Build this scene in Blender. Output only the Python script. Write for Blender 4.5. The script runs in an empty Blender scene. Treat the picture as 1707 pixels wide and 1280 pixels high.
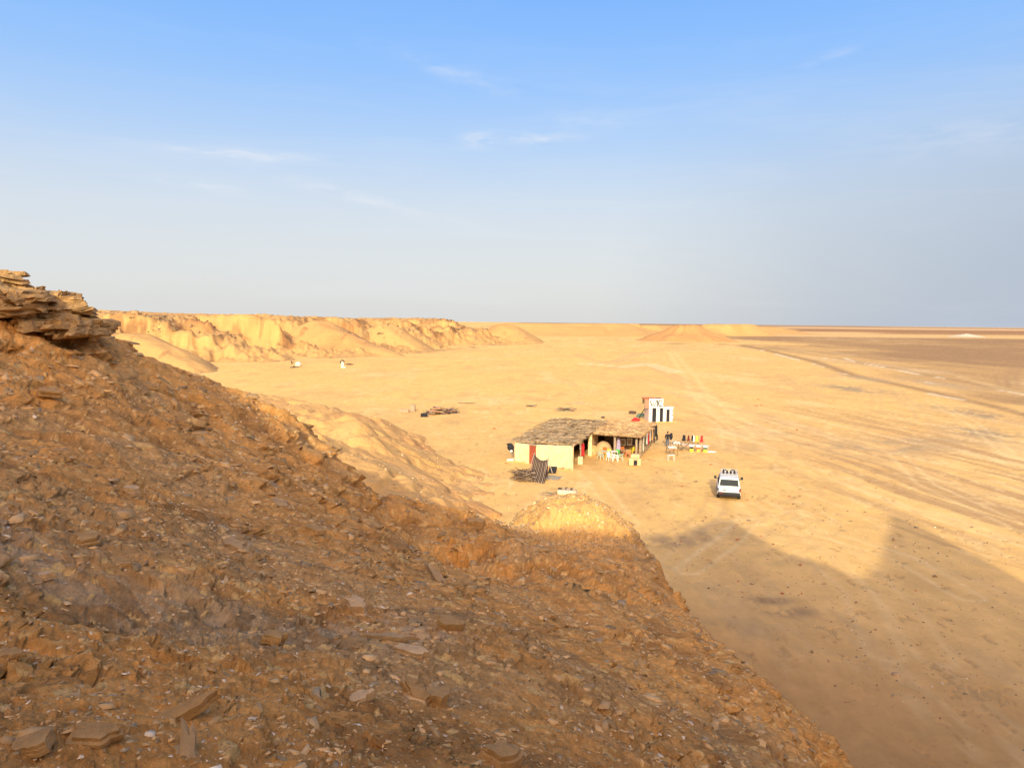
import bpy, bmesh, math, random
import numpy as np
from mathutils import Vector, Matrix
C = bpy.context.scene.collection
sc = bpy.context.scene
R = math.radians
rnd = random.Random(7)
rng = np.random.default_rng(11)

# ------------------------------------------------------------------ camera
EYE = np.array([0.0, 0.0, 14.5])
PITCH, ROLL, FPX, CX, CY = R(4.71), R(0.6), 1250.0, 853.5, 640.0
_F = np.array([0, math.cos(PITCH), -math.sin(PITCH)])
_U0 = np.array([0, math.sin(PITCH), math.cos(PITCH)])
_R0 = np.array([1.0, 0, 0])
_R = _R0 * math.cos(ROLL) + _U0 * math.sin(ROLL)
_U = -_R0 * math.sin(ROLL) + _U0 * math.cos(ROLL)
def ray(px, py):
    return _F + _R * (px - CX) / FPX + _U * (CY - py) / FPX
def P(px, py, Y):                      # world point seen at that direction, Y metres ahead
    d = ray(px, py); return EYE + d * (Y / d[1])
def G(px, py, z=0.0):                  # world point seen at that direction, at height z
    d = ray(px, py); return EYE + d * ((z - EYE[2]) / d[2])
cam = bpy.data.cameras.new('camera'); co = bpy.data.objects.new('camera', cam); C.objects.link(co)
cam.sensor_width = 36; cam.lens = 36 * FPX / 1707; cam.clip_start = 0.1; cam.clip_end = 80000
M = Matrix((( _R[0], _U[0], -_F[0], EYE[0]), (_R[1], _U[1], -_F[1], EYE[1]), (_R[2], _U[2], -_F[2], EYE[2]), (0, 0, 0, 1)))
co.matrix_world = M
sc.camera = co

# ------------------------------------------------------------------ sun and sky
SUN_EL, SUN_AZ = R(20.0), R(6.0)       # shadows run forward, slightly to the right
TE = math.tan(SUN_EL); SDX, SDY = math.sin(SUN_AZ), math.cos(SUN_AZ)
sl = bpy.data.lights.new('sun', 'SUN'); so = bpy.data.objects.new('sun', sl); C.objects.link(so)
sl.energy = 2.5; sl.angle = R(0.55); sl.color = (1.0, 0.92, 0.70)
so.rotation_mode = 'QUATERNION'
so.rotation_quaternion = Vector((SDX * math.cos(SUN_EL), SDY * math.cos(SUN_EL), -math.sin(SUN_EL))).to_track_quat('-Z', 'Y')
sc.view_settings.view_transform = 'Standard'; sc.view_settings.look = 'None'
sc.view_settings.exposure = 0.9; sc.view_settings.gamma = 1.0
w = bpy.data.worlds.new('World'); sc.world = w; w.use_nodes = True
nt = w.node_tree; N = nt.nodes; L = nt.links; N.clear()
def nd(t, **k):
    n = N.new(t)
    for a, b in k.items(): setattr(n, a, b)
    return n
def wmath(op, a, b=None, c=None, clamp=False):
    n = nd('ShaderNodeMath', operation=op, use_clamp=clamp)
    for i, v in enumerate((a, b, c)):
        if v is None: continue
        if isinstance(v, (int, float)): n.inputs[i].default_value = v
        else: L.new(v, n.inputs[i])
    return n.outputs[0]
def wmix(f, a, b):
    n = nd('ShaderNodeMix', data_type='RGBA')
    for i, v in ((0, f), (6, a), (7, b)):
        if isinstance(v, (int, float)): n.inputs[i].default_value = v
        elif isinstance(v, tuple): n.inputs[i].default_value = (*v, 1)
        else: L.new(v, n.inputs[i])
    return n.outputs[2]
sky = nd('ShaderNodeTexSky', sky_type='NISHITA', sun_disc=False)
sky.sun_elevation = SUN_EL; sky.sun_rotation = R(186); sky.air_density = 1.0; sky.dust_density = 2.0; sky.altitude = 50
bgs = nd('ShaderNodeVectorMath', operation='SCALE'); L.new(sky.outputs[0], bgs.inputs[0]); bgs.inputs[3].default_value = 0.12
tc = nd('ShaderNodeTexCoord'); nrm = nd('ShaderNodeVectorMath', operation='NORMALIZE'); L.new(tc.outputs['Generated'], nrm.inputs[0])
sep = nd('ShaderNodeSeparateXYZ'); L.new(nrm.outputs[0], sep.inputs[0])
X_, Y_, Z_ = sep.outputs
elev = wmath('MAXIMUM', Z_, 0.0)
# dusty air: a pale band that thins with height
ramp = nd('ShaderNodeValToRGB'); L.new(elev, ramp.inputs[0]); cr = ramp.color_ramp; cr.interpolation = 'B_SPLINE'
def srgb(r, g, b, k=1.0):
    f = lambda c: ((c / 255) / 12.92 if c / 255 <= .04045 else ((c / 255 + .055) / 1.055) ** 2.4) * k
    return (f(r), f(g), f(b))
EXPK = 2 ** -0.9
stops = [(0.0, (223, 223, 221)), (0.06, (223, 225, 226)), (0.14, (214, 223, 233)), (0.21, (188, 213, 244)), (0.30, (148, 196, 254)), (0.42, (118, 178, 255)), (0.75, (90, 150, 245)), (1.0, (80, 138, 235))]
cr.elements[0].position = 0; cr.elements[0].color = (*srgb(*stops[0][1], EXPK), 1)
cr.elements[1].position = 1; cr.elements[1].color = (*srgb(*stops[-1][1], EXPK), 1)
for p_, c_ in stops[1:-1]:
    e = cr.elements.new(p_); e.color = (*srgb(*c_, EXPK), 1)
col = wmix(0.06, ramp.outputs[0], bgs.outputs[0])
# bluer and darker bank of haze low on the right
rt = wmath('MULTIPLY', wmath('SUBTRACT', wmath('ADD', X_, wmath('MULTIPLY', elev, -.25)), 0.10), 2.0, clamp=True)
lowb = nd('ShaderNodeMapRange', interpolation_type='SMOOTHSTEP'); L.new(elev, lowb.inputs[0])
lowb.inputs[1].default_value = 0.36; lowb.inputs[2].default_value = 0.04
noi = nd('ShaderNodeTexNoise'); L.new(nrm.outputs[0], noi.inputs[0]); noi.inputs['Scale'].default_value = 2.2; noi.inputs['Detail'].default_value = 3
bankf = wmath('MULTIPLY', wmath('MULTIPLY', rt, lowb.outputs[0]), wmath('ADD', wmath('MULTIPLY', noi.outputs[0], 0.7), 0.45), clamp=True)
col = wmix(wmath('MULTIPLY', bankf, 1.0), col, srgb(160, 177, 202, EXPK))
# thin wisps
mp = nd('ShaderNodeMapping'); L.new(nrm.outputs[0], mp.inputs[0]); mp.inputs['Scale'].default_value = (2.2, 1.2, 17); mp.inputs['Rotation'].default_value = (0, R(5), 0)
wn = nd('ShaderNodeTexNoise'); L.new(mp.outputs[0], wn.inputs[0]); wn.inputs['Scale'].default_value = 1.5; wn.inputs['Detail'].default_value = 7; wn.inputs['Roughness'].default_value = 0.62; wn.inputs['Distortion'].default_value = 0.5
wr = nd('ShaderNodeMapRange'); L.new(wn.outputs[0], wr.inputs[0]); wr.inputs[1].default_value = 0.48; wr.inputs[2].default_value = 0.85
wband = nd('ShaderNodeMapRange', interpolation_type='SMOOTHSTEP'); L.new(elev, wband.inputs[0]); wband.inputs[1].default_value = 0.44; wband.inputs[2].default_value = 0.2
cloudf = wmath('MULTIPLY', wmath('MULTIPLY', wr.outputs[0], wband.outputs[0]), 0.2)
def wisp(px, py, hw, hh, amt, tilt=0.0):
    """one small cirrus streak: a soft ellipse in direction space broken by fine noise"""
    global cloudf
    d = ray(px, py); d = d / np.linalg.norm(d)
    a = math.atan2(d[0], d[1])
    az = wmath('SUBTRACT', wmath('ARCTAN2', X_, Y_), float(a)); el = wmath('SUBTRACT', Z_, float(d[2]))
    el2 = wmath('ADD', el, wmath('MULTIPLY', az, tilt))
    q = wmath('ADD', wmath('POWER', wmath('ABSOLUTE', wmath('DIVIDE', az, hw)), 2.0), wmath('POWER', wmath('ABSOLUTE', wmath('DIVIDE', el2, hh)), 2.0))
    f = wmath('MULTIPLY', wmath('EXPONENT', wmath('MULTIPLY', q, -1.0)), amt)
    m2 = nd('ShaderNodeMapRange'); L.new(fn.outputs[0], m2.inputs[0]); m2.inputs[1].default_value = 0.36; m2.inputs[2].default_value = 0.62
    cloudf = wmath('ADD', cloudf, wmath('MULTIPLY', f, m2.outputs[0]))
mp2 = nd('ShaderNodeMapping'); L.new(nrm.outputs[0], mp2.inputs[0]); mp2.inputs['Scale'].default_value = (14, 8, 60)
fn = nd('ShaderNodeTexNoise'); L.new(mp2.outputs[0], fn.inputs[0]); fn.inputs['Scale'].default_value = 1.3; fn.inputs['Detail'].default_value = 6; fn.inputs['Roughness'].default_value = 0.6
wisp(400, 257, 0.085, 0.006, 0.7); wisp(800, 233, 0.02, 0.010, 0.8); wisp(890, 232, 0.045, 0.006, 0.6)
wisp(760, 122, 0.08, 0.010, 0.28, 0.25); wisp(1385, 95, 0.03, 0.005, 0.2, -0.2); wisp(345, 312, 0.05, 0.005, 0.55, 0.1); wisp(620, 335, 0.13, 0.007, 0.45, 0.22)
wisp(960, 200, 0.07, 0.012, 0.22); wisp(1640, 225, 0.12, 0.02, 0.25)
col = wmix(wmath('MINIMUM', cloudf, 0.8), col, srgb(236, 240, 246, EXPK))
# warm sky glow round the sun behind the camera, added to fill shaded ground
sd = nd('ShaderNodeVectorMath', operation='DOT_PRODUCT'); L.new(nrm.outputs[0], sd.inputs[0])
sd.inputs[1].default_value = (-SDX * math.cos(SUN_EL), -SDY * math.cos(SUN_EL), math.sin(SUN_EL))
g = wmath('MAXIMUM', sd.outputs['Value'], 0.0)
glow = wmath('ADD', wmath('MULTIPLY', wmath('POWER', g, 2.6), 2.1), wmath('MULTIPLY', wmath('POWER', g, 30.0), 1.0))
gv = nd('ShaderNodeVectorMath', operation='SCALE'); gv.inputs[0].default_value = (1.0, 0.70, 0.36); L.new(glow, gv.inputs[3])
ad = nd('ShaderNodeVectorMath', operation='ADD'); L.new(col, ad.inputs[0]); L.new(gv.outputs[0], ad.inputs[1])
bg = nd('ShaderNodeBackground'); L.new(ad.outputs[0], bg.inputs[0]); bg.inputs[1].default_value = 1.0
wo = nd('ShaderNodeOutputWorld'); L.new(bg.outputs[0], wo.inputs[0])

# ------------------------------------------------------------------ numpy noise
def _h(ix, iy, s):
    n = (ix.astype(np.int64) * 374761393 + iy.astype(np.int64) * 668265263 + s * 1442695041) & 0xffffffff
    n = ((n ^ (n >> 13)) * 1274126177) & 0xffffffff
    n = ((n ^ (n >> 16)) * 2246822519) & 0xffffffff
    return ((n ^ (n >> 15)) & 0xffffff) / float(0xffffff)
def vnoise(x, y, s=0):
    x0 = np.floor(x); y0 = np.floor(y); fx = x - x0; fy = y - y0
    fx = fx * fx * (3 - 2 * fx); fy = fy * fy * (3 - 2 * fy)
    a = _h(x0, y0, s); b = _h(x0 + 1, y0, s); c = _h(x0, y0 + 1, s); d = _h(x0 + 1, y0 + 1, s)
    return (a + (b - a) * fx + (c - a) * fy + (a - b - c + d) * fx * fy) * 2 - 1
def fbm(x, y, o=4, s=0, gain=0.5):
    t = 0; a = 1; f = 1; tot = 0
    for i in range(o):
        t = t + a * vnoise(x * f + 17.3 * i, y * f - 9.1 * i, s + i); tot += a; a *= gain; f *= 2.03
    return t / tot
def plates(x, y, s):
    """cellular shards: every cell gets its own height, tilt and tint"""
    x0 = np.floor(x); y0 = np.floor(y)
    best = np.full(x.shape, 9.0); sec = np.full(x.shape, 9.0)
    cx = np.zeros(x.shape); cy = np.zeros(x.shape); ix = np.zeros(x.shape); iy = np.zeros(x.shape)
    for i in (-1, 0, 1):
        for j in (-1, 0, 1):
            a = x0 + i; b = y0 + j
            px = a + _h(a, b, s); py = b + _h(a, b, s + 1)
            d = np.hypot(x - px, y - py)
            m = d < best
            sec = np.where(m, best, np.minimum(sec, d))
            best = np.where(m, d, best)
            cx = np.where(m, px, cx); cy = np.where(m, py, cy); ix = np.where(m, a, ix); iy = np.where(m, b, iy)
    r1 = _h(ix, iy, s + 2); r2 = _h(ix, iy, s + 3); r3 = _h(ix, iy, s + 4); r4 = _h(ix, iy, s + 5)
    h = (r1 - .5) + (x - cx) * (r2 - .5) * 1.3 + (y - cy) * (r3 - .5) * 1.3
    return h, r4, sec - best
def sstep(a, b, x):
    t = np.clip((x - a) / (b - a), 0, 1); return t * t * (3 - 2 * t)
def seg_dist(x, y, pts):
    """distance to polyline, position along it (in vertices) and signed side"""
    bd = np.full(x.shape, 1e9); bt = np.zeros(x.shape); bs = np.zeros(x.shape)
    for i in range(len(pts) - 1):
        ax, ay = pts[i][:2]; bx, by = pts[i + 1][:2]
        dx, dy = bx - ax, by - ay; ll = dx * dx + dy * dy + 1e-9
        t = np.clip(((x - ax) * dx + (y - ay) * dy) / ll, 0, 1)
        d = np.hypot(x - ax - t * dx, y - ay - t * dy); m = d < bd
        side = np.sign((x - ax) * dy - (y - ay) * dx)
        bd = np.where(m, d, bd); bt = np.where(m, i + t, bt); bs = np.where(m, side, bs)
    return bd, bt, bs

# ------------------------------------------------------------------ tagging and mesh helpers
def tag(o, label=None, cat=None, group=None, kind=None):
    if label: o['label'] = label
    if cat: o['category'] = cat
    if group: o['group'] = group
    if kind: o['kind'] = kind
    return o
def grid_mesh(name, X, Y, Z, mat, col=None, keep=None, wrap=False):
    nr, nc = X.shape
    co_ = np.stack([X, Y, Z], -1).reshape(-1, 3).astype(np.float32)
    i = np.arange(nr * nc).reshape(nr, nc)
    if wrap: i = np.concatenate([i, i[:, :1]], 1)
    q = np.stack([i[:-1, :-1], i[:-1, 1:], i[1:, 1:], i[1:, :-1]], -1).reshape(-1, 4)
    if keep is not None:
        k = keep.reshape(-1)[q].any(1); q = q[k]
        used = np.zeros(nr * nc, bool); used[q.ravel()] = True
        remap = np.cumsum(used) - 1; q = remap[q]; co_ = co_[used]
        if col is not None: col = col.reshape(-1, 3)[used]
    return np_mesh(name, co_, q, mat, col, smooth=True)
def np_mesh(name, co_, q, mat, col=None, smooth=False):
    n = q.shape[1]
    me = bpy.data.meshes.new(name)
    me.vertices.add(len(co_)); me.vertices.foreach_set('co', np.ascontiguousarray(co_, np.float32).ravel())
    me.loops.add(q.size); me.loops.foreach_set('vertex_index', q.astype(np.int32).ravel())
    me.polygons.add(len(q)); me.polygons.foreach_set('loop_start', (np.arange(len(q)) * n).astype(np.int32))
    if smooth: me.polygons.foreach_set('use_smooth', np.ones(len(q), bool))
    me.update(calc_edges=True)
    if col is not None:
        at = me.color_attributes.new('tint', 'FLOAT_COLOR', 'POINT')
        c4 = np.ones((len(co_), 4), np.float32); c4[:, :3] = np.asarray(col).reshape(-1, 3); at.data.foreach_set('color', c4.ravel())
    me.materials.append(mat)
    o = bpy.data.objects.new(name, me); C.objects.link(o)
    return o
def material(name, color=(.5, .5, .5), rough=0.9, attr=False, var=0.0, vscale=5.0, bump=0.0, bscale=20.0, metal=0.0, spec=0.3, bdist=0.02, bdetail=8):
    m = bpy.data.materials.new(name); m.use_nodes = True
    t = m.node_tree; b = t.nodes['Principled BSDF']
    b.inputs['Roughness'].default_value = rough; b.inputs['Metallic'].default_value = metal
    b.inputs['Specular IOR Level'].default_value = spec
    b.inputs['Base Color'].default_value = (*color, 1)
    src = None
    geo = t.nodes.new('ShaderNodeTexCoord')
    if attr:
        a = t.nodes.new('ShaderNodeVertexColor'); a.layer_name = 'tint'; src = a.outputs[0]
    if var > 0:
        n = t.nodes.new('ShaderNodeTexNoise'); n.inputs['Scale'].default_value = vscale; n.inputs['Detail'].default_value = 6; n.inputs['Roughness'].default_value = .65
        t.links.new(geo.outputs['Object'], n.inputs[0])
        r = t.nodes.new('ShaderNodeMapRange'); t.links.new(n.outputs[0], r.inputs[0])
        r.inputs[1].default_value = .25; r.inputs[2].default_value = .75; r.inputs[3].default_value = 1 - var; r.inputs[4].default_value = 1 + var
        s = t.nodes.new('ShaderNodeVectorMath'); s.operation = 'SCALE'; t.links.new(r.outputs[0], s.inputs[3])
        if src is not None: t.links.new(src, s.inputs[0])
        else: s.inputs[0].default_value = color
        src = s.outputs[0]
    if src is not None: t.links.new(src, b.inputs['Base Color'])
    if bump > 0:
        n = t.nodes.new('ShaderNodeTexNoise'); n.inputs['Scale'].default_value = bscale; n.inputs['Detail'].default_value = bdetail; n.inputs['Roughness'].default_value = .7
        t.links.new(geo.outputs['Object'], n.inputs[0])
        u = t.nodes.new('ShaderNodeBump'); u.inputs['Strength'].default_value = bump; u.inputs['Distance'].default_value = bdist
        t.links.new(n.outputs[0], u.inputs['Height']); t.links.new(u.outputs[0], b.inputs['Normal'])
    return m
class MB:
    """collects boxes, bars, tubes and prisms and links them as one mesh"""
    def __init__(s): s.bm = bmesh.new()
    def hull(s, pts):
        vs = [s.bm.verts.new(p) for p in pts]; bmesh.ops.convex_hull(s.bm, input=vs)
    def box(s, c, d, rz=0.0, rx=0.0, ry=0.0):
        m = Matrix.Translation(c) @ Matrix.Rotation(rz, 4, 'Z') @ Matrix.Rotation(ry, 4, 'Y') @ Matrix.Rotation(rx, 4, 'X') @ Matrix.Diagonal((*d, 1))
        bmesh.ops.create_cube(s.bm, size=1, matrix=m); return s
    def prism(s, pts, up):
        """closed polygon of 3-D points extruded by the vector up"""
        up = Vector(up); a = [s.bm.verts.new(p) for p in pts]; b = [s.bm.verts.new(Vector(p) + up) for p in pts]
        n = len(a)
        s.bm.faces.new(a[::-1]); s.bm.faces.new(b)
        for i in range(n): s.bm.faces.new((a[i], a[(i + 1) % n], b[(i + 1) % n], b[i]))
        return s
    def tube(s, pts, rad, n=6, cap=True):
        pts = [Vector(p) for p in pts]
        rad = rad if isinstance(rad, (list, tuple)) else [rad] * len(pts)
        rings = []
        for i, p in enumerate(pts):
            t = (pts[min(i + 1, len(pts) - 1)] - pts[max(i - 1, 0)]).normalized()
            a = t.cross(Vector((0, 0, 1)) if abs(t.z) < .9 else Vector((1, 0, 0))).normalized(); b = t.cross(a)
            rings.append([s.bm.verts.new(p + (a * math.cos(6.2832 * k / n) + b * math.sin(6.2832 * k / n)) * rad[i]) for k in range(n)])
        for u, v in zip(rings, rings[1:]):
            for k in range(n): s.bm.faces.new((u[k], u[(k + 1) % n], v[(k + 1) % n], v[k]))
        if cap: s.bm.faces.new(rings[0][::-1]); s.bm.faces.new(rings[-1])
        return s
    def sheet(s, rows, thick=0.0):
        g_ = [[s.bm.verts.new(p) for p in r] for r in rows]
        for a, b in zip(g_, g_[1:]):
            for k in range(len(a) - 1): s.bm.faces.new((a[k], a[k + 1], b[k + 1], b[k]))
        return s
    def ball(s, c, r, sub=2, sc_=(1, 1, 1)):
        bmesh.ops.create_icosphere(s.bm, subdivisions=sub, radius=r, matrix=Matrix.Translation(c) @ Matrix.Diagonal((*sc_, 1))); return s
    def build(s, name, mat, parent=None, smooth=False, bevel=0.0, solid=0.0):
        me = bpy.data.meshes.new(name); bmesh.ops.recalc_face_normals(s.bm, faces=s.bm.faces)
        s.bm.to_mesh(me); s.bm.free(); me.materials.append(mat)
        if smooth:
            for p in me.polygons: p.use_smooth = True
        o = bpy.data.objects.new(name, me); C.objects.link(o); o.parent = parent
        if solid: x = o.modifiers.new('solid', 'SOLIDIFY'); x.thickness = solid; x.offset = 0
        if bevel: x = o.modifiers.new('bevel', 'BEVEL'); x.width = bevel; x.segments = 2; x.limit_method = 'ANGLE'
        return o
def empty(name, loc, rz, label, cat, group=None):
    o = bpy.data.objects.new(name, None); C.objects.link(o); o.location = loc; o.rotation_euler.z = rz; o.empty_display_size = .2
    return tag(o, label, cat, group)
def dup(root, loc, rz, label=None):
    r = root.copy(); C.objects.link(r); r.location = loc; r.rotation_euler.z = rz
    if label: r['label'] = label
    for ch in list(root.children):
        c = ch.copy(); C.objects.link(c); c.parent = r
        for g_ in ch.children:
            d = g_.copy(); C.objects.link(d); d.parent = c
    return r

# ================================================================== SETTING
mat_ground = material('sand_plain', attr=True, rough=.95, var=.10, vscale=.55, bump=.7, bscale=4.0, bdist=.08, bdetail=12, spec=.1)
mat_hill = material('shale_soil', attr=True, rough=.95, var=.32, vscale=13, bump=1.0, bscale=22, bdist=.04, bdetail=12, spec=.1)
mat_far = material('sandstone_scarp', attr=True, rough=.95, var=.08, vscale=.35, bump=.7, bscale=.6, bdist=.6, bdetail=12, spec=.1)

# ---------------- control surface of the near hill
cps = []
def cp(px, py, Y, dz=0.0): p = P(px, py, Y); cps.append((p[0], p[1], p[2] + dz))
for q in [  # outline against the plain, px py and metres ahead
    (120, 545, 19), (190, 582, 20.5), (300, 615, 23.5), (425, 680, 26), (500, 722, 25.5), (545, 752, 24.5), (583, 803, 23),
    (640, 820, 31), (700, 840, 32.5), (770, 867, 33.5), (820, 873, 33), (868, 888, 35), (905, 852, 36), (950, 836, 36.5), (998, 850, 35.5), (1040, 898, 33.5),
    (1075, 933, 31), (1110, 988, 28.5), (1150, 1043, 26), (1190, 1080, 24.2), (1250, 1124, 22), (1300, 1168, 20.2), (1360, 1214, 18.5), (1430, 1283, 16.6),
    # body of the slope
    (0, 1280, 2.6), (420, 1280, 2.85), (850, 1280, 3.7), (1100, 1280, 6.2), (1300, 1280, 11), (850, 1120, 6.6), (850, 1010, 12), (1000, 1120, 11.5), (1010, 1000, 21),
    (1150, 1160, 15), (600, 900, 14.5), (400, 800, 14.5), (200, 700, 14.5), (0, 640, 14), (0, 760, 9.5), (0, 900, 6), (400, 1000, 6.2), (200, 1100, 4.2), (600, 1100, 5.1),
    (500, 800, 19), (320, 680, 20), (690, 960, 14), (950, 920, 31), (1050, 1000, 25), (1200, 1220, 12), (250, 880, 8.2), (740, 1180, 4.7), (60, 560, 17.5), (0, 520, 18)]: cp(*q)
# gully between the near slope and the outer spur
for q in [(600, 835, 28, -.5), (690, 858, 28.5, -.6), (758, 915, 25.5, -.9), (805, 962, 22, -.7), (765, 880, 30, .0), (850, 915, 27, .2), (880, 980, 20, 0)]: cp(*q)
cps += [(0, 0, 12.9), (1.2, 0, 12.45), (-1.2, 0, 13.25), (-3, 0, 13.9), (3, 0, 11.4), (-6, 0, 15.2), (6, 0, 9.2), (10, 0, 5.5), (14, 0, 2), (18, 0, -1), (-12, 0, 16.5), (-20, 0, 19),
        (0, -3, 14.2), (-5, -4, 16), (5, -4, 12), (10, -4, 9),
        (10.5, 10, 0.5), (10.9, 15, -.6), (11.5, 20, -1), (11, 25, -1), (10, 30, -1), (8.6, 35, -1), (6.5, 40, -1), (2, 43.5, -1), (-2, 42, -1), (-5, 40, -.5), (-8, 38.5, 0), (-12, 40, .8), (-17, 42, 2.2),
        (-13, 34, 5.5), (-18, 34, 8), (-24, 36, 9), (-16, 26, 12.5), (-22, 24, 15.5), (-30, 34, 12), (-22, 10, 16), (-30, 5, 20), (-34, 20, 18), (-15, 14, 14.8),
        (16, 12, -1.5), (18, 25, -1.5), (14, 40, -1.5), (0, 52, -1.5), (-15, 52, -1), (-30, 50, 3), (-40, 40, 10)]
cps = np.array(cps)
def tps_fit(p, lam):
    n = len(p); d2 = ((p[:, None, :2] - p[None, :, :2]) ** 2).sum(-1)
    K = .5 * d2 * np.log(d2 + 1e-9); K[np.arange(n), np.arange(n)] = lam
    A = np.zeros((n + 3, n + 3)); A[:n, :n] = K; A[:n, n] = 1; A[:n, n + 1:] = p[:, :2]; A[n, :n] = 1; A[n + 1:, :n] = p[:, :2].T
    b = np.zeros(n + 3); b[:n] = p[:, 2]
    return np.linalg.solve(A, b)
_w = tps_fit(cps, 0.6)
def tps(x, y):
    out = np.full(x.shape, _w[-3]) + _w[-2] * x + _w[-1] * y
    for (a, b, _), k in zip(cps, _w):
        d2 = (x - a) ** 2 + (y - b) ** 2
        out = out + k * .5 * d2 * np.log(d2 + 1e-9)
    return out
# crest behind the camera whose shadow falls over the slope and out on the plain
crest = []
for px, py in [(1110, 893), (1150, 885), (1195, 867), (1222, 867), (1245, 885), (1290, 910), (1330, 928), (1375, 936), (1400, 955), (1442, 963), (1462, 940), (1474, 900), (1484, 857), (1530, 875), (1580, 905), (1640, 940), (1707, 975), (1780, 1010)]:
    b = G(px, py); s = (b[1] + 14) / SDY; crest.append((b[0] - s * SDX, TE * s))
for q in [(-60, 29), (-24, 27), (-19, 26.5)]: crest.append(q)
for px, py, Y, up in [(110, 505, 18, -.2), (200, 590, 20.5, .3), (425, 680, 26, .4), (583, 803, 23, .6), (640, 812, 31, -.1), (760, 850, 33, -.1)]:
    b = P(px, py, Y); s = (b[1] + 14) / SDY; crest.append((b[0] - s * SDX, b[2] + TE * s + up))
for px, py, Y in [(870, 890, 34.5), (950, 888, 33.5), (1035, 893, 33)]:
    b = P(px, py, Y); s = (b[1] + 14) / SDY; crest.append((b[0] - s * SDX, b[2] + TE * s))
crest.sort(); crx = np.array([c[0] for c in crest]); crz = np.array([c[1] for c in crest])
def hill_base(x, y):
    z = tps(np.clip(x, -45, 30), np.clip(y, -4, 60))
    c = np.interp(x, crx, crz) + .25 * fbm(x * .9, y * .9, 3, 5)
    back = c - .62 * np.maximum(y + 14, 0) - .22 * np.maximum(-14 - y, 0)
    back = np.minimum(back, c)
    t = sstep(-1.5, -7, y)
    z = z * (1 - t) + np.maximum(back, np.where(y < -4, -1, z)) * t
    dx = (x - 2.9) / 3.6; dy = (y - 34.8) / 4.4; dm = np.sqrt(dx * dx + dy * dy)
    dome = 6.2 - 2.5 * dm ** 2.5 + .25 * fbm(x * .8, y * .8, 3, 77)
    z = np.maximum(z, np.where(dm < 1.6, dome, -9))
    far = sstep(34, 60, x)
    return z * (1 - far) - 2 * far
def polar(az_lo, az_hi, daz, coarse, r0, r1, nr, power=1.0):
    dense = np.arange(az_lo, az_hi, daz)
    out = np.arange(az_hi, az_lo + 360, coarse)
    az = np.radians(np.concatenate([dense, out]))
    t = np.linspace(0, 1, nr) ** power
    r = r0 * (r1 / r0) ** t
    return np.meshgrid(az, r)
# ---------------- hill mesh
QH = 1.06
A_, R_ = polar(-37, 33, .085 * QH, 2.2, 1.2, 75, int(820 / QH))
hx = np.sin(A_) * R_; hy = np.cos(A_) * R_; R_h = R_
zb = hill_base(hx, hy)
def hill_detail(x, y, r):
    wx = x + .35 * fbm(x * 1.1, y * 1.1, 3, 21) + .06 * fbm(x * 7, y * 7, 2, 27); wy = y + .35 * fbm(x * 1.1 + 40, y * 1.1, 3, 24) + .06 * fbm(x * 7, y * 7 + 30, 2, 29)
    big = fbm(x * .38, y * .38, 3, 31)
    rug = sstep(-.25, .35, fbm(x * .45 + 7, y * .45, 3, 37))          # rubbly areas against smooth soil
    lumps = fbm(wx * 1.3, wy * 1.3, 4, 41)
    rid = 1 - np.abs(fbm(wx * .8, wy * .8, 4, 45)) * 2.2               # sharp little ribs
    p1, t1, e1 = plates(wx * .85, wy * 1.1, 51)
    p2, t2, e2 = plates(wx * 2.6, wy * 3.4, 61)
    p3, t3, e3 = plates(wx * 8, wy * 10, 71)
    p4, t4, e4 = plates(wx * 21, wy * 26, 81)
    sc_far = np.clip(r / 14, .55, 2.0)
    h = .26 * big + .15 * lumps * sc_far + .08 * rid * rug * sc_far
    h = h + p1 * .10 * rug * sc_far + p2 * .05 * (.3 + rug) * np.clip(sc_far, .7, 1.5)
    near = sstep(28, 8, r)
    h = h + p3 * .03 * (.35 + rug) * (.4 + .6 * near) + p4 * .014 * near
    h = h + .035 * fbm(x * 6, y * 6, 5, 91, .65) + .012 * (1 - 2 * np.abs(fbm(x * 17, y * 17, 3, 95))) * near
    return h, rug, (t1, t2, t3, t4), (e1, e2, e3), lumps, big
dh, rug, tt, ee, lumps, big = hill_detail(hx, hy, R_)
amp = sstep(.2, 1.5, R_) * sstep(-12, -2, hy)
amp = np.where(hy > 0, 1, amp)
rim = sstep(-36, -30, np.degrees(A_) )
# displace along the surface normal, then push bedding layers in and out
kn_ = sstep(5.2, 3.0, np.hypot(hx - 2.8, (hy - 35.5) * .9)); amp = amp * (1 - .3 * kn_)
dzr = np.gradient(zb, R_[:, 0], axis=0); dza = np.gradient(zb, A_[0], axis=1) / R_; dza[:, 0] = dza[:, 1]; dza[:, -1] = dza[:, -2]
dza = np.clip(dza, -1.6, 1.6); dzr = np.clip(dzr, -1.6, 1.6)
zx = dzr * np.sin(A_) + dza * np.cos(A_); zy = dzr * np.cos(A_) - dza * np.sin(A_)
nl = np.sqrt(1 + zx * zx + zy * zy); NX, NY, NZ = -zx / nl, -zy / nl, 1 / nl
bx0, by0 = hx.copy(), hy.copy(); H_ = dh * amp
hx = hx + NX * H_; hy = hy + NY * H_; hz = zb + NZ * H_
hh = np.hypot(NX, NY) + 1e-6; OX, OY = NX / hh, NY / hh; sf = sstep(.12, .45, hh)
zq = hz + .16 * bx0 + .04 * by0 + .16 * fbm(bx0 * .5, by0 * .5, 3, 141) + .02 * fbm(bx0 * 6, by0 * 6, 3, 142)
off = 0
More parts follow.
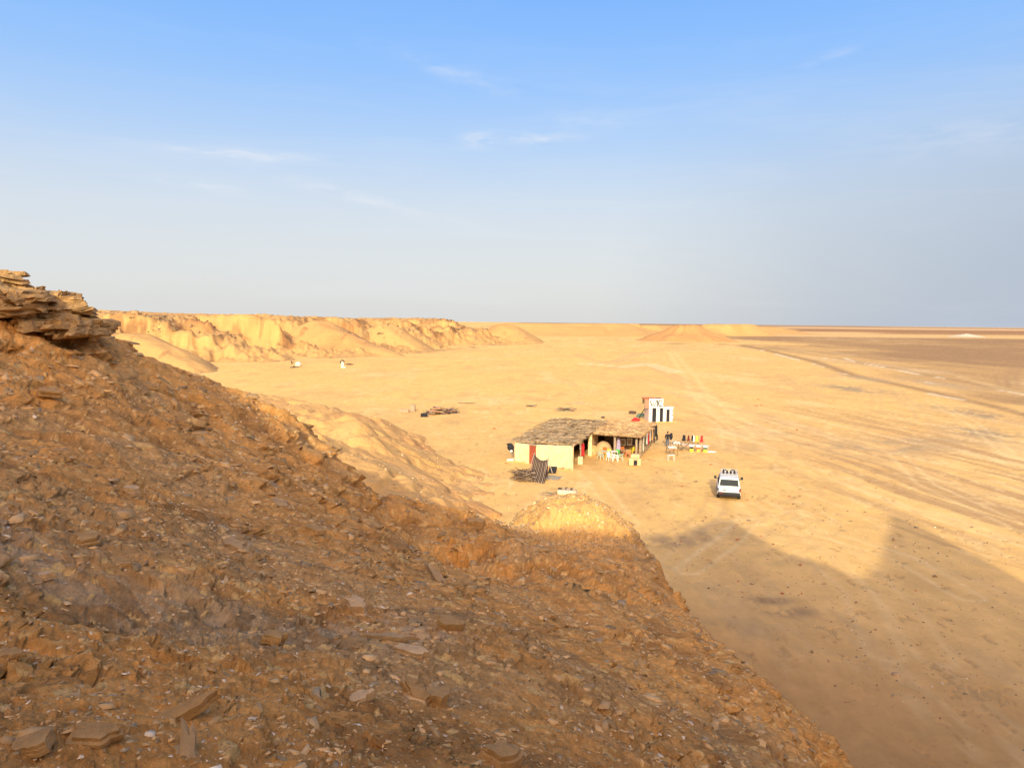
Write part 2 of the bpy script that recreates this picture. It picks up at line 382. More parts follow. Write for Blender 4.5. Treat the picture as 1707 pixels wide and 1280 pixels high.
for step_, A0, r_lo, r_hi, s_ in ((.62, .30, 4, 12, 1), (.27, .24, 1, 5, 4), (.105, .30, 0, 1, 7), (.045, .32, 0, 1, 11)):
    u_ = zq / step_ + .35 * fbm(bx0 * 2.2 / (step_ + .3), by0 * 2.2 / (step_ + .3), 3, 150 + s_); f_ = u_ - np.floor(u_); lay = _h(np.floor(u_), np.floor(u_) * 0 + s_, 160)
    pf = sstep(.46, .56, f_) - sstep(.66, 1.0, f_) - .35
    msk = sstep(-.05, .35, fbm(bx0 * .9 + s_ * 3, by0 * .9, 4, 143 + s_) + (lay - .5) * .5)
    if step_ < .2: msk = msk * sstep(34, 12, R_) 
    off = off + pf * A0 * step_ * 1.5 * msk * (sstep(r_lo, r_hi, R_) if r_lo else 1)
off = off * sf * amp
hx = hx + OX * off; hy = hy + OY * off
hc = np.zeros(hx.shape + (3,))
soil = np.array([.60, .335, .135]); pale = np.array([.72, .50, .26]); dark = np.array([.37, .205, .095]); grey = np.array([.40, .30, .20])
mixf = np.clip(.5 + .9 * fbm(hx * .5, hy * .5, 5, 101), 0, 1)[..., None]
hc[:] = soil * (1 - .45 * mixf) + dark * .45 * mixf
dkm = sstep(-.1, .5, lumps * -1 + .5 * fbm(hx * 1.6, hy * 1.6, 4, 103, .65))[..., None] * .7  # soil tinted darker in hollows between lumps, crevice shade put into colour
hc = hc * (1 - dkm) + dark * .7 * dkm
gl = [tuple(P(*q)[:2]) for q in ((-40, 880, 6.4), (90, 945, 5.7), (280, 995, 5.7), (520, 1040, 6.0), (700, 1075, 6.8))]
gd = seg_dist(hx, hy, gl)[0]; gg = ((.35 + .65 * (tt[2] > .45)) * sstep(.75, .1, gd + .35 * fbm(hx * 2, hy * 2, 3, 104)) * .75)[..., None]
hc = hc * (1 - gg) + np.array([.40, .31, .25]) * gg
gp = sstep(.1, .5, fbm(hx * .33 + 3, hy * .5, 4, 111))[..., None] * .4
hc = hc * (1 - gp) + grey * gp
tv = (.82 + .36 * tt[2])[..., None] * (.92 + .16 * tt[1])[..., None]
hc *= tv
pk = ((tt[3] > .955) & (R_ < 30))[..., None]; hc = np.where(pk, pale * .95, hc)
pk2 = ((tt[2] > .975))[..., None]; hc = np.where(pk2, pale * .85, hc)
# the outer knob is paler and sandier
kn = sstep(5.5, 2.5, np.hypot(hx - 2.6, (hy - 36.5) * .8))[..., None] * .7
hc = hc * (1 - kn) + np.array([.66, .45, .23]) * kn * (.85 + .3 * tt[2][..., None])
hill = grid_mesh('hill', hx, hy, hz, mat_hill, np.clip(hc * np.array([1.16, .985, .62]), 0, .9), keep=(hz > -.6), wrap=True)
tag(hill, kind='structure')

# ---------------- ground sheet with tracks, salt and darker flats
def zpoly(pts): return [tuple(G(px, py)[:2]) for px, py in pts]
A_, R_ = polar(-37, 37, .088 * QH, 3.0, 16, 60000, 10)
nrow = int(760 / QH)
ang = np.concatenate([np.linspace(R(42), R(.9), nrow), np.geomspace(R(.87), R(.0138), 60)])
rr = 14.5 / np.tan(ang)
A_, R_ = np.meshgrid(A_[0], rr)
gx = np.sin(A_) * R_; gy = np.cos(A_) * R_; R_g = R_
def mid_z(x, y):
    z = 0 * x
    return z
gz = (.10 * fbm(gx * .09, gy * .09, 3, 201) + .035 * fbm(gx * .6, gy * .6, 3, 205)) * sstep(400, 120, R_) + .4 * fbm(gx * .012, gy * .012, 2, 207) * sstep(90, 300, R_) * sstep(3000, 600, R_)
sand = np.array([.80, .56, .255]); sand2 = np.array([.78, .505, .24]); yel = np.array([.86, .60, .25]); brn = np.array([.37, .245, .15]); gry = np.array([.46, .36, .26]); salt = np.array([.86, .80, .72])
gc = np.zeros(gx.shape + (3,)) + sand
def blend(c, col_, f): f = np.clip(f, 0, 1)[..., None]; return c * (1 - f) + np.asarray(col_) * f
gc = blend(gc, yel, sstep(70, 170, R_) * sstep(60, -30, gx - .12 * gy) * .9)
gc = blend(gc, sand2, .5 + .6 * fbm(gx * .05, gy * .05, 4, 211))
gc = blend(gc, (.60, .40, .20), .55 * sstep(.05, .6, fbm(gx * .22, gy * .12, 5, 215, .6)))
gc = blend(gc, (.84, .66, .40), .5 * sstep(45, 65, R_) * sstep(.1, .6, fbm(gx * .11 + 9, gy * .05, 5, 217, .6)))
# near plain in front of the hill is redder and darker soil
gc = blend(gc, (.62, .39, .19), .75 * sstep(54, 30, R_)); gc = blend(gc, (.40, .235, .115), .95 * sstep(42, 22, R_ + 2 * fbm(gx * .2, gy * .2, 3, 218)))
# dark brown saline flat on the right, beyond the causeway
l1 = zpoly([(1100, 573), (1180, 573), (1235, 576), (1270, 583), (1350, 601), (1420, 626), (1500, 643), (1560, 656), (1640, 675), (1707, 692), (1850, 730)])
l2 = zpoly([(1240, 577), (1330, 588), (1410, 599), (1440, 606), (1500, 616), (1575, 631), (1650, 646), (1707, 658), (1850, 685)])
d1, t1_, s1 = seg_dist(gx, gy, l1); d2, t2_, s2 = seg_dist(gx, gy, l2)
l1a = np.array(l1); dd = np.interp(gy, l1a[::-1, 1], l1a[::-1, 0])      # x of the causeway at that y
right = gx - dd
nn = fbm(gx * .02, gy * .008, 4, 221); n2 = fbm(gx * .08, gy * .02, 4, 223)
flat = sstep(-2, 25, right + 14 * n2) * sstep(70, 130, gy)
flat = np.where(gy > l1a[0, 1], sstep(170, 260, gx + 40 * nn), flat)
inner = sstep(-4, 12, right) * (.35 + .35 * n2) * sstep(60, 130, gy)
zone2 = np.interp(gy, np.array(l2)[::-1, 1], np.array(l2)[::-1, 0])
r2 = gx - zone2
gc = blend(gc, (.50, .34, .19), np.clip(flat * (.75 + .5 * nn + .3 * n2), 0, 1)); gc = blend(gc, (.74, .58, .40), flat * .7 * sstep(.18, .45, fbm(gx * .03 + 4, gy * .006, 4, 225, .65)))
gc = blend(gc, brn, flat * sstep(-5, 70, r2 + 40 * n2 + 30 * nn) * (.9 + .5 * nn + .25 * n2) * sstep(85, 150, gy))
# far bands toward the horizon (limits given by depression below the horizon, turned into distance)
def band(y0, y1, px0, c, f=1.0, soft=.15, seed=1):
    global gc
    r_far = G(1500, y0)[1]; r_near = G(1500, y1)[1]; x0 = (px0 - CX) / FPX
    k = fbm(gx / 900.0 + seed, gy / 300.0, 3, 240 + seed)
    gyy = gy * (1 + .10 * k)
    gc = blend(gc, c, f * sstep(r_near * (1 - soft), r_near * (1 + soft), gyy) * sstep(r_far * (1 + soft), r_far * (1 - soft), gyy) * sstep(x0 - .02, x0 + .05, gx / np.maximum(gy, 1) + .03 * k))
band(551.0, 562.5, 1160, (.78, .55, .30), .8, .05, 3)
band(549.2, 554.0, 1285, (.36, .21, .125), .95, .07, 4)
band(552.5, 556.5, 1450, (.38, .225, .13), .9, .06, 8)
band(546.6, 549.3, 1250, (.74, .52, .33), .9, .2, 5)
band(544.4, 546.9, 1230, (.42, .30, .22), .9, .3, 6)
band(543.5, 545.2, 1450, (.62, .46, .34), .8, .6, 9)
# causeways: dark bank with salt pans broken along the near side
def line(pts, w, c, f, off=0.0, brk=None, wf=0.0):
    global gc
    d, t, s = seg_dist(gx, gy, pts)
    ww = w + wf * R_
    m = np.exp(-((d * s - off) / ww) ** 2)
    if brk is not None:
        b = fbm(gx * brk[0] + brk[2], gy * brk[0] , 3, 250 + int(brk[2])); m = m * sstep(brk[1], brk[1] + .18, b)
    gc = blend(gc, c, f * m)
line(l1, 1.0, (.33, .225, .14), .85, -.6, None, .006)
line(l2, .8, (.36, .25, .16), .6, -.4, None, .004)
def pan(pts, w): line(zpoly(pts), w, salt, .85, 0, (.35, -.35, 3), .0010)
for q in [[(1268, 584), (1300, 592), (1335, 601)], [(1352, 606), (1362, 608)], [(1365, 610), (1378, 613)], [(1398, 622), (1414, 624.5)], [(1548, 655.5), (1575, 661), (1604, 666)], [(1441, 606.5), (1478, 613)], [(1500, 618), (1535, 625)], [(1555, 628), (1578, 631.5)], [(1408, 597), (1425, 603)], [(1665, 651), (1705, 658)], [(1545, 637), (1558, 641)], [(1360, 595), (1400, 599)]]: pan(q, .5)
# wheel tracks and scuffs
def track(pts, c=(.90, .70, .40), f=.6, w=.35, gap=1.6, n=2):
    pl = zpoly(pts)
    for k in range(n): line(pl, w, c, f, (k - (n - 1) / 2) * gap, None, .0015)
track([(1120, 588), (1150, 628), (1165, 655), (1205, 690), (1275, 722), (1400, 752), (1560, 790), (1707, 835)], f=.38, w=.6, gap=3)
track([(1165, 655), (1230, 685), (1300, 705), (1420, 735), (1560, 770), (1707, 800)], f=.5)
track([(960, 590), (985, 600), (1020, 605), (1060, 590), (1130, 580), (1230, 577)], (.60, .42, .26), .6, .5, 2.5)
track([(1000, 606), (1050, 600), (1090, 612), (1150, 640)], (.60, .42, .26), .5, .4, 2.5)
track([(975, 606), (1040, 612), (1080, 606), (1125, 620)], (.92, .80, .62), .6, .6, 3)
track([(1300, 625), (1320, 640), (1350, 655), (1380, 662)], (.58, .40, .24), .5, .3, 1.7)
track([(1495, 650), (1505, 665), (1530, 682), (1540, 700), (1510, 702), (1470, 685)], (.60, .42, .26), .45, .3, 1.7)
track([(1235, 672), (1250, 675), (1255, 680), (1240, 682)], (.60, .42, .26), .4, .3, 1.6)
track([(1665, 625), (1672, 640), (1675, 646)], (.40, .27, .17), .5, .4, 2)
track([(1695, 612), (1686, 630), (1690, 650)], (.40, .27, .17), .5, .4, 2)
track([(1195, 800), (1290, 850), (1420, 930), (1500, 1010), (1560, 1100)], (.80, .60, .36), .25, .15, 1.5)
track([(1210, 830), (1215, 870), (1160, 900), (1120, 940)], (.82, .62, .38), .3, .15, 1.5)
track([(1230, 830), (1330, 905), (1430, 985), (1475, 1090)], (.80, .60, .36), .3, .15, 1.5)
track([(900, 700), (1010, 690), (1130, 720), (1230, 745), (1400, 800), (1707, 905)], f=.3, w=.2)
def smudge(px, py, rx, ry, c, f, seed, ft=.0):
    global gc
    p = G(px, py); a = (gx - p[0]) / rx; b = (gy - p[1]) / ry
    m = np.exp(-(a * a + b * b)) * 1.3 * sstep(-.4 + ft, .15 + ft, fbm(gx * .9 / max(rx, 1) * 3, gy * .5 / max(rx, 1) * 3, 5, 300 + seed, .65))
    gc = blend(gc, c, f * m)
smudge(1422, 648, 6, 14, gry * .9, .9, 1); smudge(1430, 630, 5, 16, gry, .7, 2); smudge(1625, 690, 4, 14, gry * .9, .9, 3); smudge(1640, 722, 6, 10, gry * .9, .8, 4); smudge(1560, 640, 6, 18, gry * 1.1, .7, 5)
smudge(1450, 745, 13, 5, gry, .9, 6); smudge(1560, 735, 12, 4, gry, .6, 7); smudge(1270, 722, 5, 3, gry, .4, 8)
smudge(1285, 1000, 1.2, .6, (.33, .22, .13), 1, 9, -.3); smudge(1320, 1020, 1.6, .7, (.40, .27, .16), .9, 10); smudge(1120, 900, 2.5, 1.8, (.46, .32, .2), .8, 11); smudge(1220, 1045, 2.5, 1.5, (.45, .32, .2), .6, 12); smudge(1170, 890, 3, 2, (.46, .32, .2), .6, 13)
# streaks worn along the direction of travel on the right
u = gx * .985 + gy * .17 + 1.5 * fbm(gx * .05, gy * .05, 3, 259); v = gy * .985 - gx * .17
st = fbm(u * .55, v * .035, 5, 260, .62); reg = sstep(22, 36, gx + .02 * gy) * sstep(150, 95, gy)
gc = blend(gc, (.52, .35, .20), reg * .95 * sstep(.04, .34, st)); gc = blend(gc, (.88, .72, .50), reg * .45 * sstep(-.2, -.45, st))
st2 = fbm(u * .25 + 5, v * .02, 4, 262, .6)
gc = blend(gc, (.62, .44, .27), .45 * sstep(.15, .5, st2) * sstep(15, 35, gx) * sstep(260, 120, gy))
gc = blend(gc, (.60, .42, .24), .5 * sstep(.18, .5, fbm(gx * .5, gy * .16, 5, 280, .68)) * sstep(230, 130, R_))
gc = blend(gc, (.90, .72, .46), .4 * sstep(45, 65, R_) * sstep(.2, .5, fbm(gx * .8 + 3, gy * .3, 5, 282, .68)) * sstep(230, 130, R_))
for k_t in range(26):    # faint criss-crossing ruts round the camp
    q = random.Random(900 + k_t); x0_, y0_ = q.uniform(850, 1600), q.uniform(600, 900); dx_, dy_ = q.uniform(-260, 260), q.uniform(20, 130)
    track([(x0_, y0_), (x0_ + dx_ * .4 + q.uniform(-40, 40), y0_ + dy_ * .4), (x0_ + dx_, y0_ + dy_)], q.choice([(.58, .40, .23), (.90, .74, .48)]), .28, .12, 1.5)
track([(1196, 829), (1190, 850), (1165, 872), (1120, 895), (1090, 905)], (.55, .38, .22), .45, .14, 1.55)
# scuffed footprints and small dark clods
sp = fbm(gx * 1.7, gy * .8, 4, 270, .7)
gc = blend(gc, (.40, .27, .15), .55 * sstep(.36, .55, sp) * sstep(180, 60, R_))
gc = gc * (1 + .07 * fbm(gx * .5, gy * .25, 5, 273, .7) + .12 * fbm(gx * 2.2, gy * 1.1, 4, 275, .7))[..., None]
gz -= .05 * sstep(.36, .5, sp) * sstep(150, 60, R_)
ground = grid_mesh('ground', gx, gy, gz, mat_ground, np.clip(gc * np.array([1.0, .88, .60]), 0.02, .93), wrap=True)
# centre of the sheet, under the hill
tag(ground, kind='structure')

# ---------------- ridges and scarps (one sheet of terrain each, falling below the plain at their feet)
def ridge(x, y, pts, slope, rnd_=1.5):
    """pts: (x, y, top height, half width of flat top)"""
    d, t, s = seg_dist(x, y, pts)
    i = np.arange(len(pts)); top = np.interp(t, i, [p[2] for p in pts]); wd = np.interp(t, i, [p[3] for p in pts])
    q = np.maximum(d - wd, 0)
    return top - slope * (np.sqrt(q * q + rnd_ * rnd_) - rnd_) , d, t
def RP(px, py, Y, w): p = P(px, py, Y); return (p[0], p[1], p[2], w)
# low ridge between the near hill and the camp
def mid_height(x, y):
    wx = x + 1.0 * fbm(x * .2, y * .2, 3, 401); wy = y + 1.0 * fbm(x * .2 + 9, y * .2, 3, 403)
    a, da, ta = ridge(wx, wy, [RP(300, 655, 78, 3), RP(430, 668, 74, 2.5), RP(500, 684, 70, 1.5), RP(560, 690, 66, 1.2), RP(598, 716, 62.5, .5), RP(640, 757, 60, .4), RP(700, 797, 57.5, .3), RP(770, 838, 55.5, .3), (-1.5, 54, -.3, .4)], .62, .7)
    b, db, tb = ridge(wx, wy, [RP(400, 658, 98, 3), RP(480, 672, 95, 3), RP(560, 688, 86, 2), RP(640, 737, 76, 1), RP(740, 780, 68, 1.5), RP(820, 815, 63, .8)], .45, 1.6)
    c, dc, tcc = ridge(wx, wy, [RP(180, 640, 60, 4), RP(330, 672, 58, 2), RP(480, 720, 54, 1.2), RP(600, 780, 50, 1.0), RP(720, 838, 47, .6), RP(800, 875, 46, .4)], .42, 1.2)
    z = np.maximum(np.maximum(a, b), c)
    # soft blend keeps small valleys between ribs
    k = 5.0; z = np.log(np.exp(np.clip((a - z) * k, -30, 0)) + np.exp(np.clip((b - z) * k, -30, 0)) + np.exp(np.clip((c - z) * k, -30, 0))) / k + z
    return z + .3 * fbm(x * .45, y * .45, 4, 405) - .35 * sstep(.0, .25, .25 - np.abs(fbm(x * .28, y * .16, 3, 407)))  + .06 * fbm(x * 2, y * 2, 3, 409)
az = np.radians(np.arange(-40, 8, .085 * QH)); r = np.geomspace(42, 125, int(460 / QH)); A_, R_ = np.meshgrid(az, r)
mx = np.sin(A_) * R_; my = np.cos(A_) * R_; mz = mid_height(mx, my) - .15
mz = np.where(mz < 3, mz - .0, mz)
mc = np.zeros(mx.shape + (3,)) + np.array([.80, .545, .255])
f = sstep(-.2, .5, fbm(mx * .12, my * .12, 5, 421)); mc = blend(mc, (.70, .42, .205), f * .75)
mc = blend(mc, (.88, .66, .36), .5 * sstep(.1, .6, fbm(mx * .3, my * .3, 4, 423)))
gsl = np.gradient(mz, axis=1); mc = blend(mc, (.50, .33, .19), .6 * sstep(.25, .6, fbm(mx * 1.1, my * .6, 5, 425, .7)))
mid = grid_mesh('ridge', mx, my, mz, mat_far, np.clip(mc * np.array([.84, .70, .50]), 0, .92), keep=(mz > -.5)); tag(mid, kind='structure')

# the long scarp on the left and the mesas beyond it
foot = [G(60, 690), G(220, 655), G(350, 625), G(480, 603), G(560, 599), G(660, 594), G(760, 583), G(850, 575), G(893, 573)]
foot = [tuple(p[:2]) for p in foot]
ex, ey = foot[-1]
foot += [(ex + 6, ey + 40), (ex - 12, ey + 120), (ex - 40, ey + 260), (ex - 260, ey + 700), (ex - 900, ey + 1200)]
foot = [(foot[0][0] - 60, foot[0][1] - 40)] + foot
fa = np.array(foot); seglen = np.concatenate([[0], np.cumsum(np.hypot(*np.diff(fa, axis=0).T))])
def scarp(x, y):
    wx = x + 5 * fbm(x * .02, y * .02, 3, 501); wy = y + 5 * fbm(x * .02, y * .02 + 7, 3, 503)
    d, t, s = seg_dist(wx, wy, foot)
    d = d * -s                                       # positive inland
    al = np.interp(t, np.arange(len(foot)), seglen)
    g1 = 1 - np.abs(vnoise(al / 34.0, d * .012, 511)) * 2; g2 = 1 - np.abs(vnoise(al / 13.0 + 5, d * .02, 513)) * 2
    inl = sstep(-5, 30, d) * sstep(130, 70, d)
    dd_ = d + (g1 * 20 - 9) * inl + g2 * 3 * inl + 3 * fbm(x * .06, y * .06, 4, 515)
    wd = 62.0
    tz = np.clip(dd_ / wd, -1, 1.0)
    top = 15.6 + 1.2 * fbm(x * .01, y * .01, 3, 517) + .012 * np.clip(d - 50, 0, 500) * sstep(.0, -150, x + 110)
    prof = np.where(tz < 0, tz * .3,   .72 * tz ** 1.6 + .12 * sstep(.62, .72, tz) + .16 * sstep(.82, .93, tz))
    z = prof * top
    qq = z / 1.9 + .5 * fbm(x * .03, y * .03, 3, 571); ff = qq - np.floor(qq)
    z = z + (np.floor(qq) + sstep(.45, .85, ff) - qq) * 1.9 * .8 * sstep(.45, .75, tz) * sstep(140, 80, d) * sstep(-.2, .3, fbm(x * .02, y * .02, 3, 573))
    plate = plates(x * .12, y * .12, 521)[0]
    rg = 1 - 2 * np.abs(fbm(x * .035, y * .022, 5, 561, .55)) * 2; rg2 = 1 - np.abs(fbm(x * .11, y * .07, 4, 563, .6)) * 4
    z = z + sstep(0, .25, tz) * (1.3 * fbm(x * .06, y * .06, 5, 519, .55) + 2.2 * rg * sstep(1.05, .8, tz) + 1.2 * rg2 * sstep(1.1, .8, tz) + .45 * (1 - np.abs(fbm(x * .3, y * .2, 3, 565)) * 4)) - 1.2 * sstep(0, .3, tz) * sstep(1.05, .8, tz)
    z = z + 0 * sstep(0, .3, tz) + plate * .9 * sstep(.55, .8, tz) * sstep(130, 60, d)
    return z, tz, d, g1, g2
az = np.radians(np.arange(-42, 24, .075 * QH)); r = np.geomspace(120, 2600, int(640 / QH)); A_, R_ = np.meshgrid(az, r)
ex_ = np.sin(A_) * R_; ey_ = np.cos(A_) * R_
ez, tz, dI, g1, g2 = scarp(ex_, ey_)
# spurs that come forward of the scarp
for pts, sl_ in [([RP(150, 552, 235, 3), RP(232, 556, 222, 2), RP(290, 583, 212, 1.5), RP(350, 622, 200, 1)], .55),
               ([RP(300, 535, 300, 3), RP(340, 545, 285, 2), RP(395, 573, 275, 1.5), RP(440, 600, 262, 1)], .55),
               ([RP(535, 535, 345, 3), RP(560, 548, 335, 2), RP(620, 575, 320, 2), RP(665, 592, 306, 1)], .5),
               ([RP(845, 541, 560, 4), RP(860, 550, 545, 2), RP(880, 566, 520, 1), RP(905, 575, 500, 1)], .5),
               ([RP(640, 540, 385, 3), RP(670, 560, 372, 2), RP(700, 580, 360, 1)], .5)]:
    zr, d_, t_ = ridge(ex_ + 2 * fbm(ex_ * .05, ey_ * .05, 3, 531), ey_, pts, sl_, 2.0)
    ez = np.maximum(ez, zr + .7 * fbm(ex_ * .1, ey_ * .1, 4, 533))
def mesa(px0, px1, Y, top_py, w, talus, h=None):
    a = P(px0, top_py, Y); b = P(px1, top_py, Y); 
    d, t, s = seg_dist(ex_ + 12 * fbm(ex_ * .012, ey_ * .012, 3, int(px0)), ey_, [(a[0], a[1]), (b[0], b[1])])
    d = d + 9 * (1 - 2 * np.abs(vnoise(ex_ * .05, ey_ * .012, int(px0) + 1)))
    q = np.clip(1 - (d - w) / talus, -.3, 1); H = a[2] if h is None else h
    return H * (np.where(q > 0, q ** 1.3, q)) + 1.1 * fbm(ex_ * .03, ey_ * .03, 4, int(px0) + 7) * (q > 0)
for a in [(870, 1012, 900, 538.8, 22, 60), (1018, 1048, 1000, 539.2, 10, 40), (1062, 1088, 1300, 541.6, 14, 40), (1185, 1232, 1000, 540.2, 18, 46), (1215, 1290, 1250, 545.2, 14, 60), (880, 1250, 2300, 540.3, 60, 90)]:
    ez = np.maximum(ez, mesa(*a))
cpt = P(1143, 541.3, 640); dcn = np.hypot(ex_ - cpt[0], ey_ - cpt[1]) + 2.2 * (1 - 2 * np.abs(vnoise(np.arctan2(ex_ - cpt[0], ey_ - cpt[1]) * 4, dcn0 if False else ex_ * 0, 541)))
cone = cpt[2] - .3 - np.clip(dcn - 9, 0, 100) * .50 * (1 - .2 * sstep(18, 34, dcn)) + 1.3 * fbm(ex_ * .09, ey_ * .09, 4, 543)
ez = np.maximum(ez, cone)
pm = G(1617, 561.5); 
ec = np.zeros(ex_.shape + (3,)) + np.array([.84, .60, .285])
ec = blend(ec, (.76, .48, .235), .8 * sstep(-.1, .55, fbm(ex_ * .03, ey_ * .03, 5, 551)) * sstep(.05, .5, tz))
ec = blend(ec, (.66, .38, .19), .7 * sstep(.1, .6, g1 * .2 + .8 * fbm(ex_ * .06, ey_ * .06, 4, 553)) * sstep(.1, .45, tz) * sstep(1.0, .9, tz))
ec = blend(ec, (.34, .21, .12), .9 * sstep(.08, .34, fbm(ex_ * .15, ey_ * .15, 4, 555, .65)) * sstep(.6, .8, tz) * sstep(90, 40, dI))
ec = blend(ec, (.44, .28, .16), .65 * sstep(.25, .55, fbm(ex_ * .3, ey_ * .12, 4, 557, .7)) * sstep(900, 300, R_))
ec = blend(ec, (.74, .47, .235), np.where(cone >= ez - .01, .85, 0))
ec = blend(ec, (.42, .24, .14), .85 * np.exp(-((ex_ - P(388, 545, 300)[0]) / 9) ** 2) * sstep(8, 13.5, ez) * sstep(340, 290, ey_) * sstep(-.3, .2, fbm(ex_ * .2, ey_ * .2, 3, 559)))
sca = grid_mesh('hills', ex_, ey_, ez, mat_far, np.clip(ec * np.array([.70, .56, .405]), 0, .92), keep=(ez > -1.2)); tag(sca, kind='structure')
# pale salt mound far out on the flat
q = np.radians(np.linspace(0, 360, 48)); rr_ = np.linspace(0, 1, 14); QA, QR = np.meshgrid(q, rr_)
px_ = pm[0] + np.sin(QA) * QR * 26 * (1 + .2 * vnoise(QA * 2, QR * 0, 5)); py_ = pm[1] + 10 + np.cos(QA) * QR * 26
pz_ = 4.8 * (1 - QR ** 1.1) * (1 + .15 * fbm(px_ * .2, py_ * .2, 2, 9)) - .4
mo = grid_mesh('sand_mound', px_, py_, pz_, mat_far, np.zeros(px_.shape + (3,)) + np.array([.66, .52, .35])); tag(mo, kind='structure')

# ================================================================== ROCKS ON THE NEAR SLOPE
_W = np.stack([hx, hy, hz], -1) - EYE
_dz = _W @ _F; PXg = CX + FPX * (_W @ _R) / np.maximum(_dz, .01); PYg = CY - FPX * (_W @ _U) / np.maximum(_dz, .01); PXg = np.where(_dz < .3, -9999, PXg)
def on_hill(px, py):
    m = (np.abs(PXg - px) < 7) & (np.abs(PYg - py) < 7); idx = np.argwhere(m); k = np.argmin(_dz[m]); i, j = idx[k]
    return Vector((hx[i, j], hy[i, j], hz[i, j]))
def hill_z(x, y):
    x = np.atleast_1d(np.asarray(x, float)); y = np.atleast_1d(np.asarray(y, float)); return hill_base(x, y)
mat_flake = material('flake_stone', attr=True, rough=.9, var=.18, vscale=25, bump=.4, bscale=60, bdist=.01, spec=.15)
mat_rock = material('layered_rock', (.44, .25, .09), rough=.92, var=.35, vscale=6, bump=.9, bscale=18, bdist=.03, bdetail=12, spec=.15)
NF = 66000
gi = rng.integers(40, hx.shape[0] - 30, NF); gj = rng.integers(2, int(62 / (.085 * QH)), NF)
gi = (40 + (hx.shape[0] - 70) * rng.uniform(0, 1, NF) ** .8).astype(int)
fx, fy, fz, nx, ny, r = [q[gi, gj] for q in (hx, hy, hz, NX, NY, R_h)]
fx = fx + 0; cl = fbm(fx * .7, fy * .7, 4, 601) + .5 * fbm(fx * 2.3, fy * 2.3, 3, 603)
ok = (fz > .2) & (cl + rng.uniform(-.45, .3, NF) > -.1) & (kn_[gi, gj] < .5)
fx, fy, fz, nx, ny, r = [q[ok] for q in (fx, fy, fz, nx, ny, r)]
n = len(fx)
size = np.clip(.0026 * r * np.exp(rng.normal(.02, .68, n)), .008, .34); size = np.minimum(size, .015 + .022 * r ** .8)
def scatter(name, fx, fy, fz, nx, ny, size, mat, basec, label, pale=.10, thick=(.08, .26), flat=.28, cat='rock debris'):
    """many small angular chips as one mesh lying nearly flat"""
    n = len(fx); K = 5
    nx = np.clip(nx, -1, 1) * flat + rng.normal(.03, .24, n); ny = np.clip(ny, -1, 1) * flat + rng.normal(-.05, .24, n)
    nv = np.stack([nx, ny, np.ones(n)], -1); nv /= np.linalg.norm(nv, axis=1, keepdims=True)
    ua = rng.uniform(0, 6.283, n); tv_ = np.stack([np.cos(ua), np.sin(ua), 0 * ua], -1); tv_ -= nv * (tv_ * nv).sum(1, keepdims=True); tv_ /= np.linalg.norm(tv_, axis=1, keepdims=True)
    bv = np.cross(nv, tv_); asp = rng.uniform(.3, .8, n); th = size * rng.uniform(thick[0], thick[1], n); top = []; bot = []
    cen = np.stack([fx, fy, fz], -1) + nv * (th * .25)[:, None]
    for k in range(K):
        an = 6.2832 * (k + rng.uniform(-.4, .4, n)) / K; rr2 = size * rng.uniform(.4, 1.2, n)
        o_ = tv_ * (np.cos(an) * rr2)[:, None] + bv * (np.sin(an) * rr2 * asp)[:, None]
        top.append(cen + o_ * rng.uniform(.72, .95, n)[:, None] + nv * (th * rng.uniform(.35, .75, n))[:, None]); bot.append(cen + o_ - nv * (th * .9)[:, None])
    V = np.stack(top + bot, 1).reshape(-1, 3); base = (np.arange(n) * 2 * K)[:, None]
    tris = [(0, k, k + 1) for k in range(1, K - 1)]
    for k in range(K):
        k2 = (k + 1) % K; tris += [(K + k, K + k2, k2), (K + k, k2, k)]
    T = (base[:, :, None] + np.array(tris)[None]).reshape(-1, 3)
    fc = np.array(basec)[None] * rng.uniform(.5, 1.25, n)[:, None]
    rr_f = np.hypot(fx, fy)
    isp = (rng.uniform(0, 1, n) < pale) & (size < .035 + .0022 * rr_f); fc[isp] = np.array([.84, .64, .40]) * rng.uniform(.75, 1.0, isp.sum())[:, None]
    isg = rng.uniform(0, 1, n) < .14; fc[isg] = np.array(basec) * np.array([.62, .72, .9]) * rng.uniform(.7, 1.2, isg.sum())[:, None]
    o = np_mesh(name, V, T, mat, np.repeat(np.clip(fc, 0, .9), 2 * K, axis=0))
    return tag(o, label, cat, kind='stuff')
scatter('rock_flakes', fx, fy, fz, nx, ny, size, mat_flake, (.60, .355, .14), 'countless thin brown and pale shale flakes littering the shaded slope')
# rubble on the low ridge and the knob
def pick(X, Y, Z, m, n_): ii = np.argwhere(m); ii = ii[rng.integers(0, len(ii), n_)]; return X[ii[:, 0], ii[:, 1]], Y[ii[:, 0], ii[:, 1]], Z[ii[:, 0], ii[:, 1]]
x_, y_, z_ = pick(mx, my, mz, (mz > .1) & (fbm(mx * .15, my * .15, 3, 611) > -.1), 5000); zz0 = 0 * x_
scatter('ridge_rubble', x_, y_, z_, zz0, zz0, .05 * np.exp(rng.normal(0, .6, 5000)), mat_flake, (.66, .42, .20), 'fine sandy rubble strewn over the sunlit low ridge', .0, (.3, .7))
x_, y_, z_ = pick(hx, hy, hz, (kn_ > .3) & (hz > 2), 4500); zz0 = 0 * x_
scatter('knob_rubble', x_, y_, z_, zz0, zz0, .034 * np.exp(rng.normal(0, .55, 4500)), mat_flake, (.64, .42, .20), 'pale gravel covering the rounded sandy knob at the end of the slope', .04, (.3, .7))
mm = (ez > 7) & (tz > .5) & (dI < 85) & (fbm(ex_ * .03, ey_ * .03, 4, 613) > .05) & (ey_ < 700)
x_, y_, z_ = pick(ex_, ey_, ez, mm, 1500); zz0 = 0 * x_; rr_e = np.hypot(x_, y_)
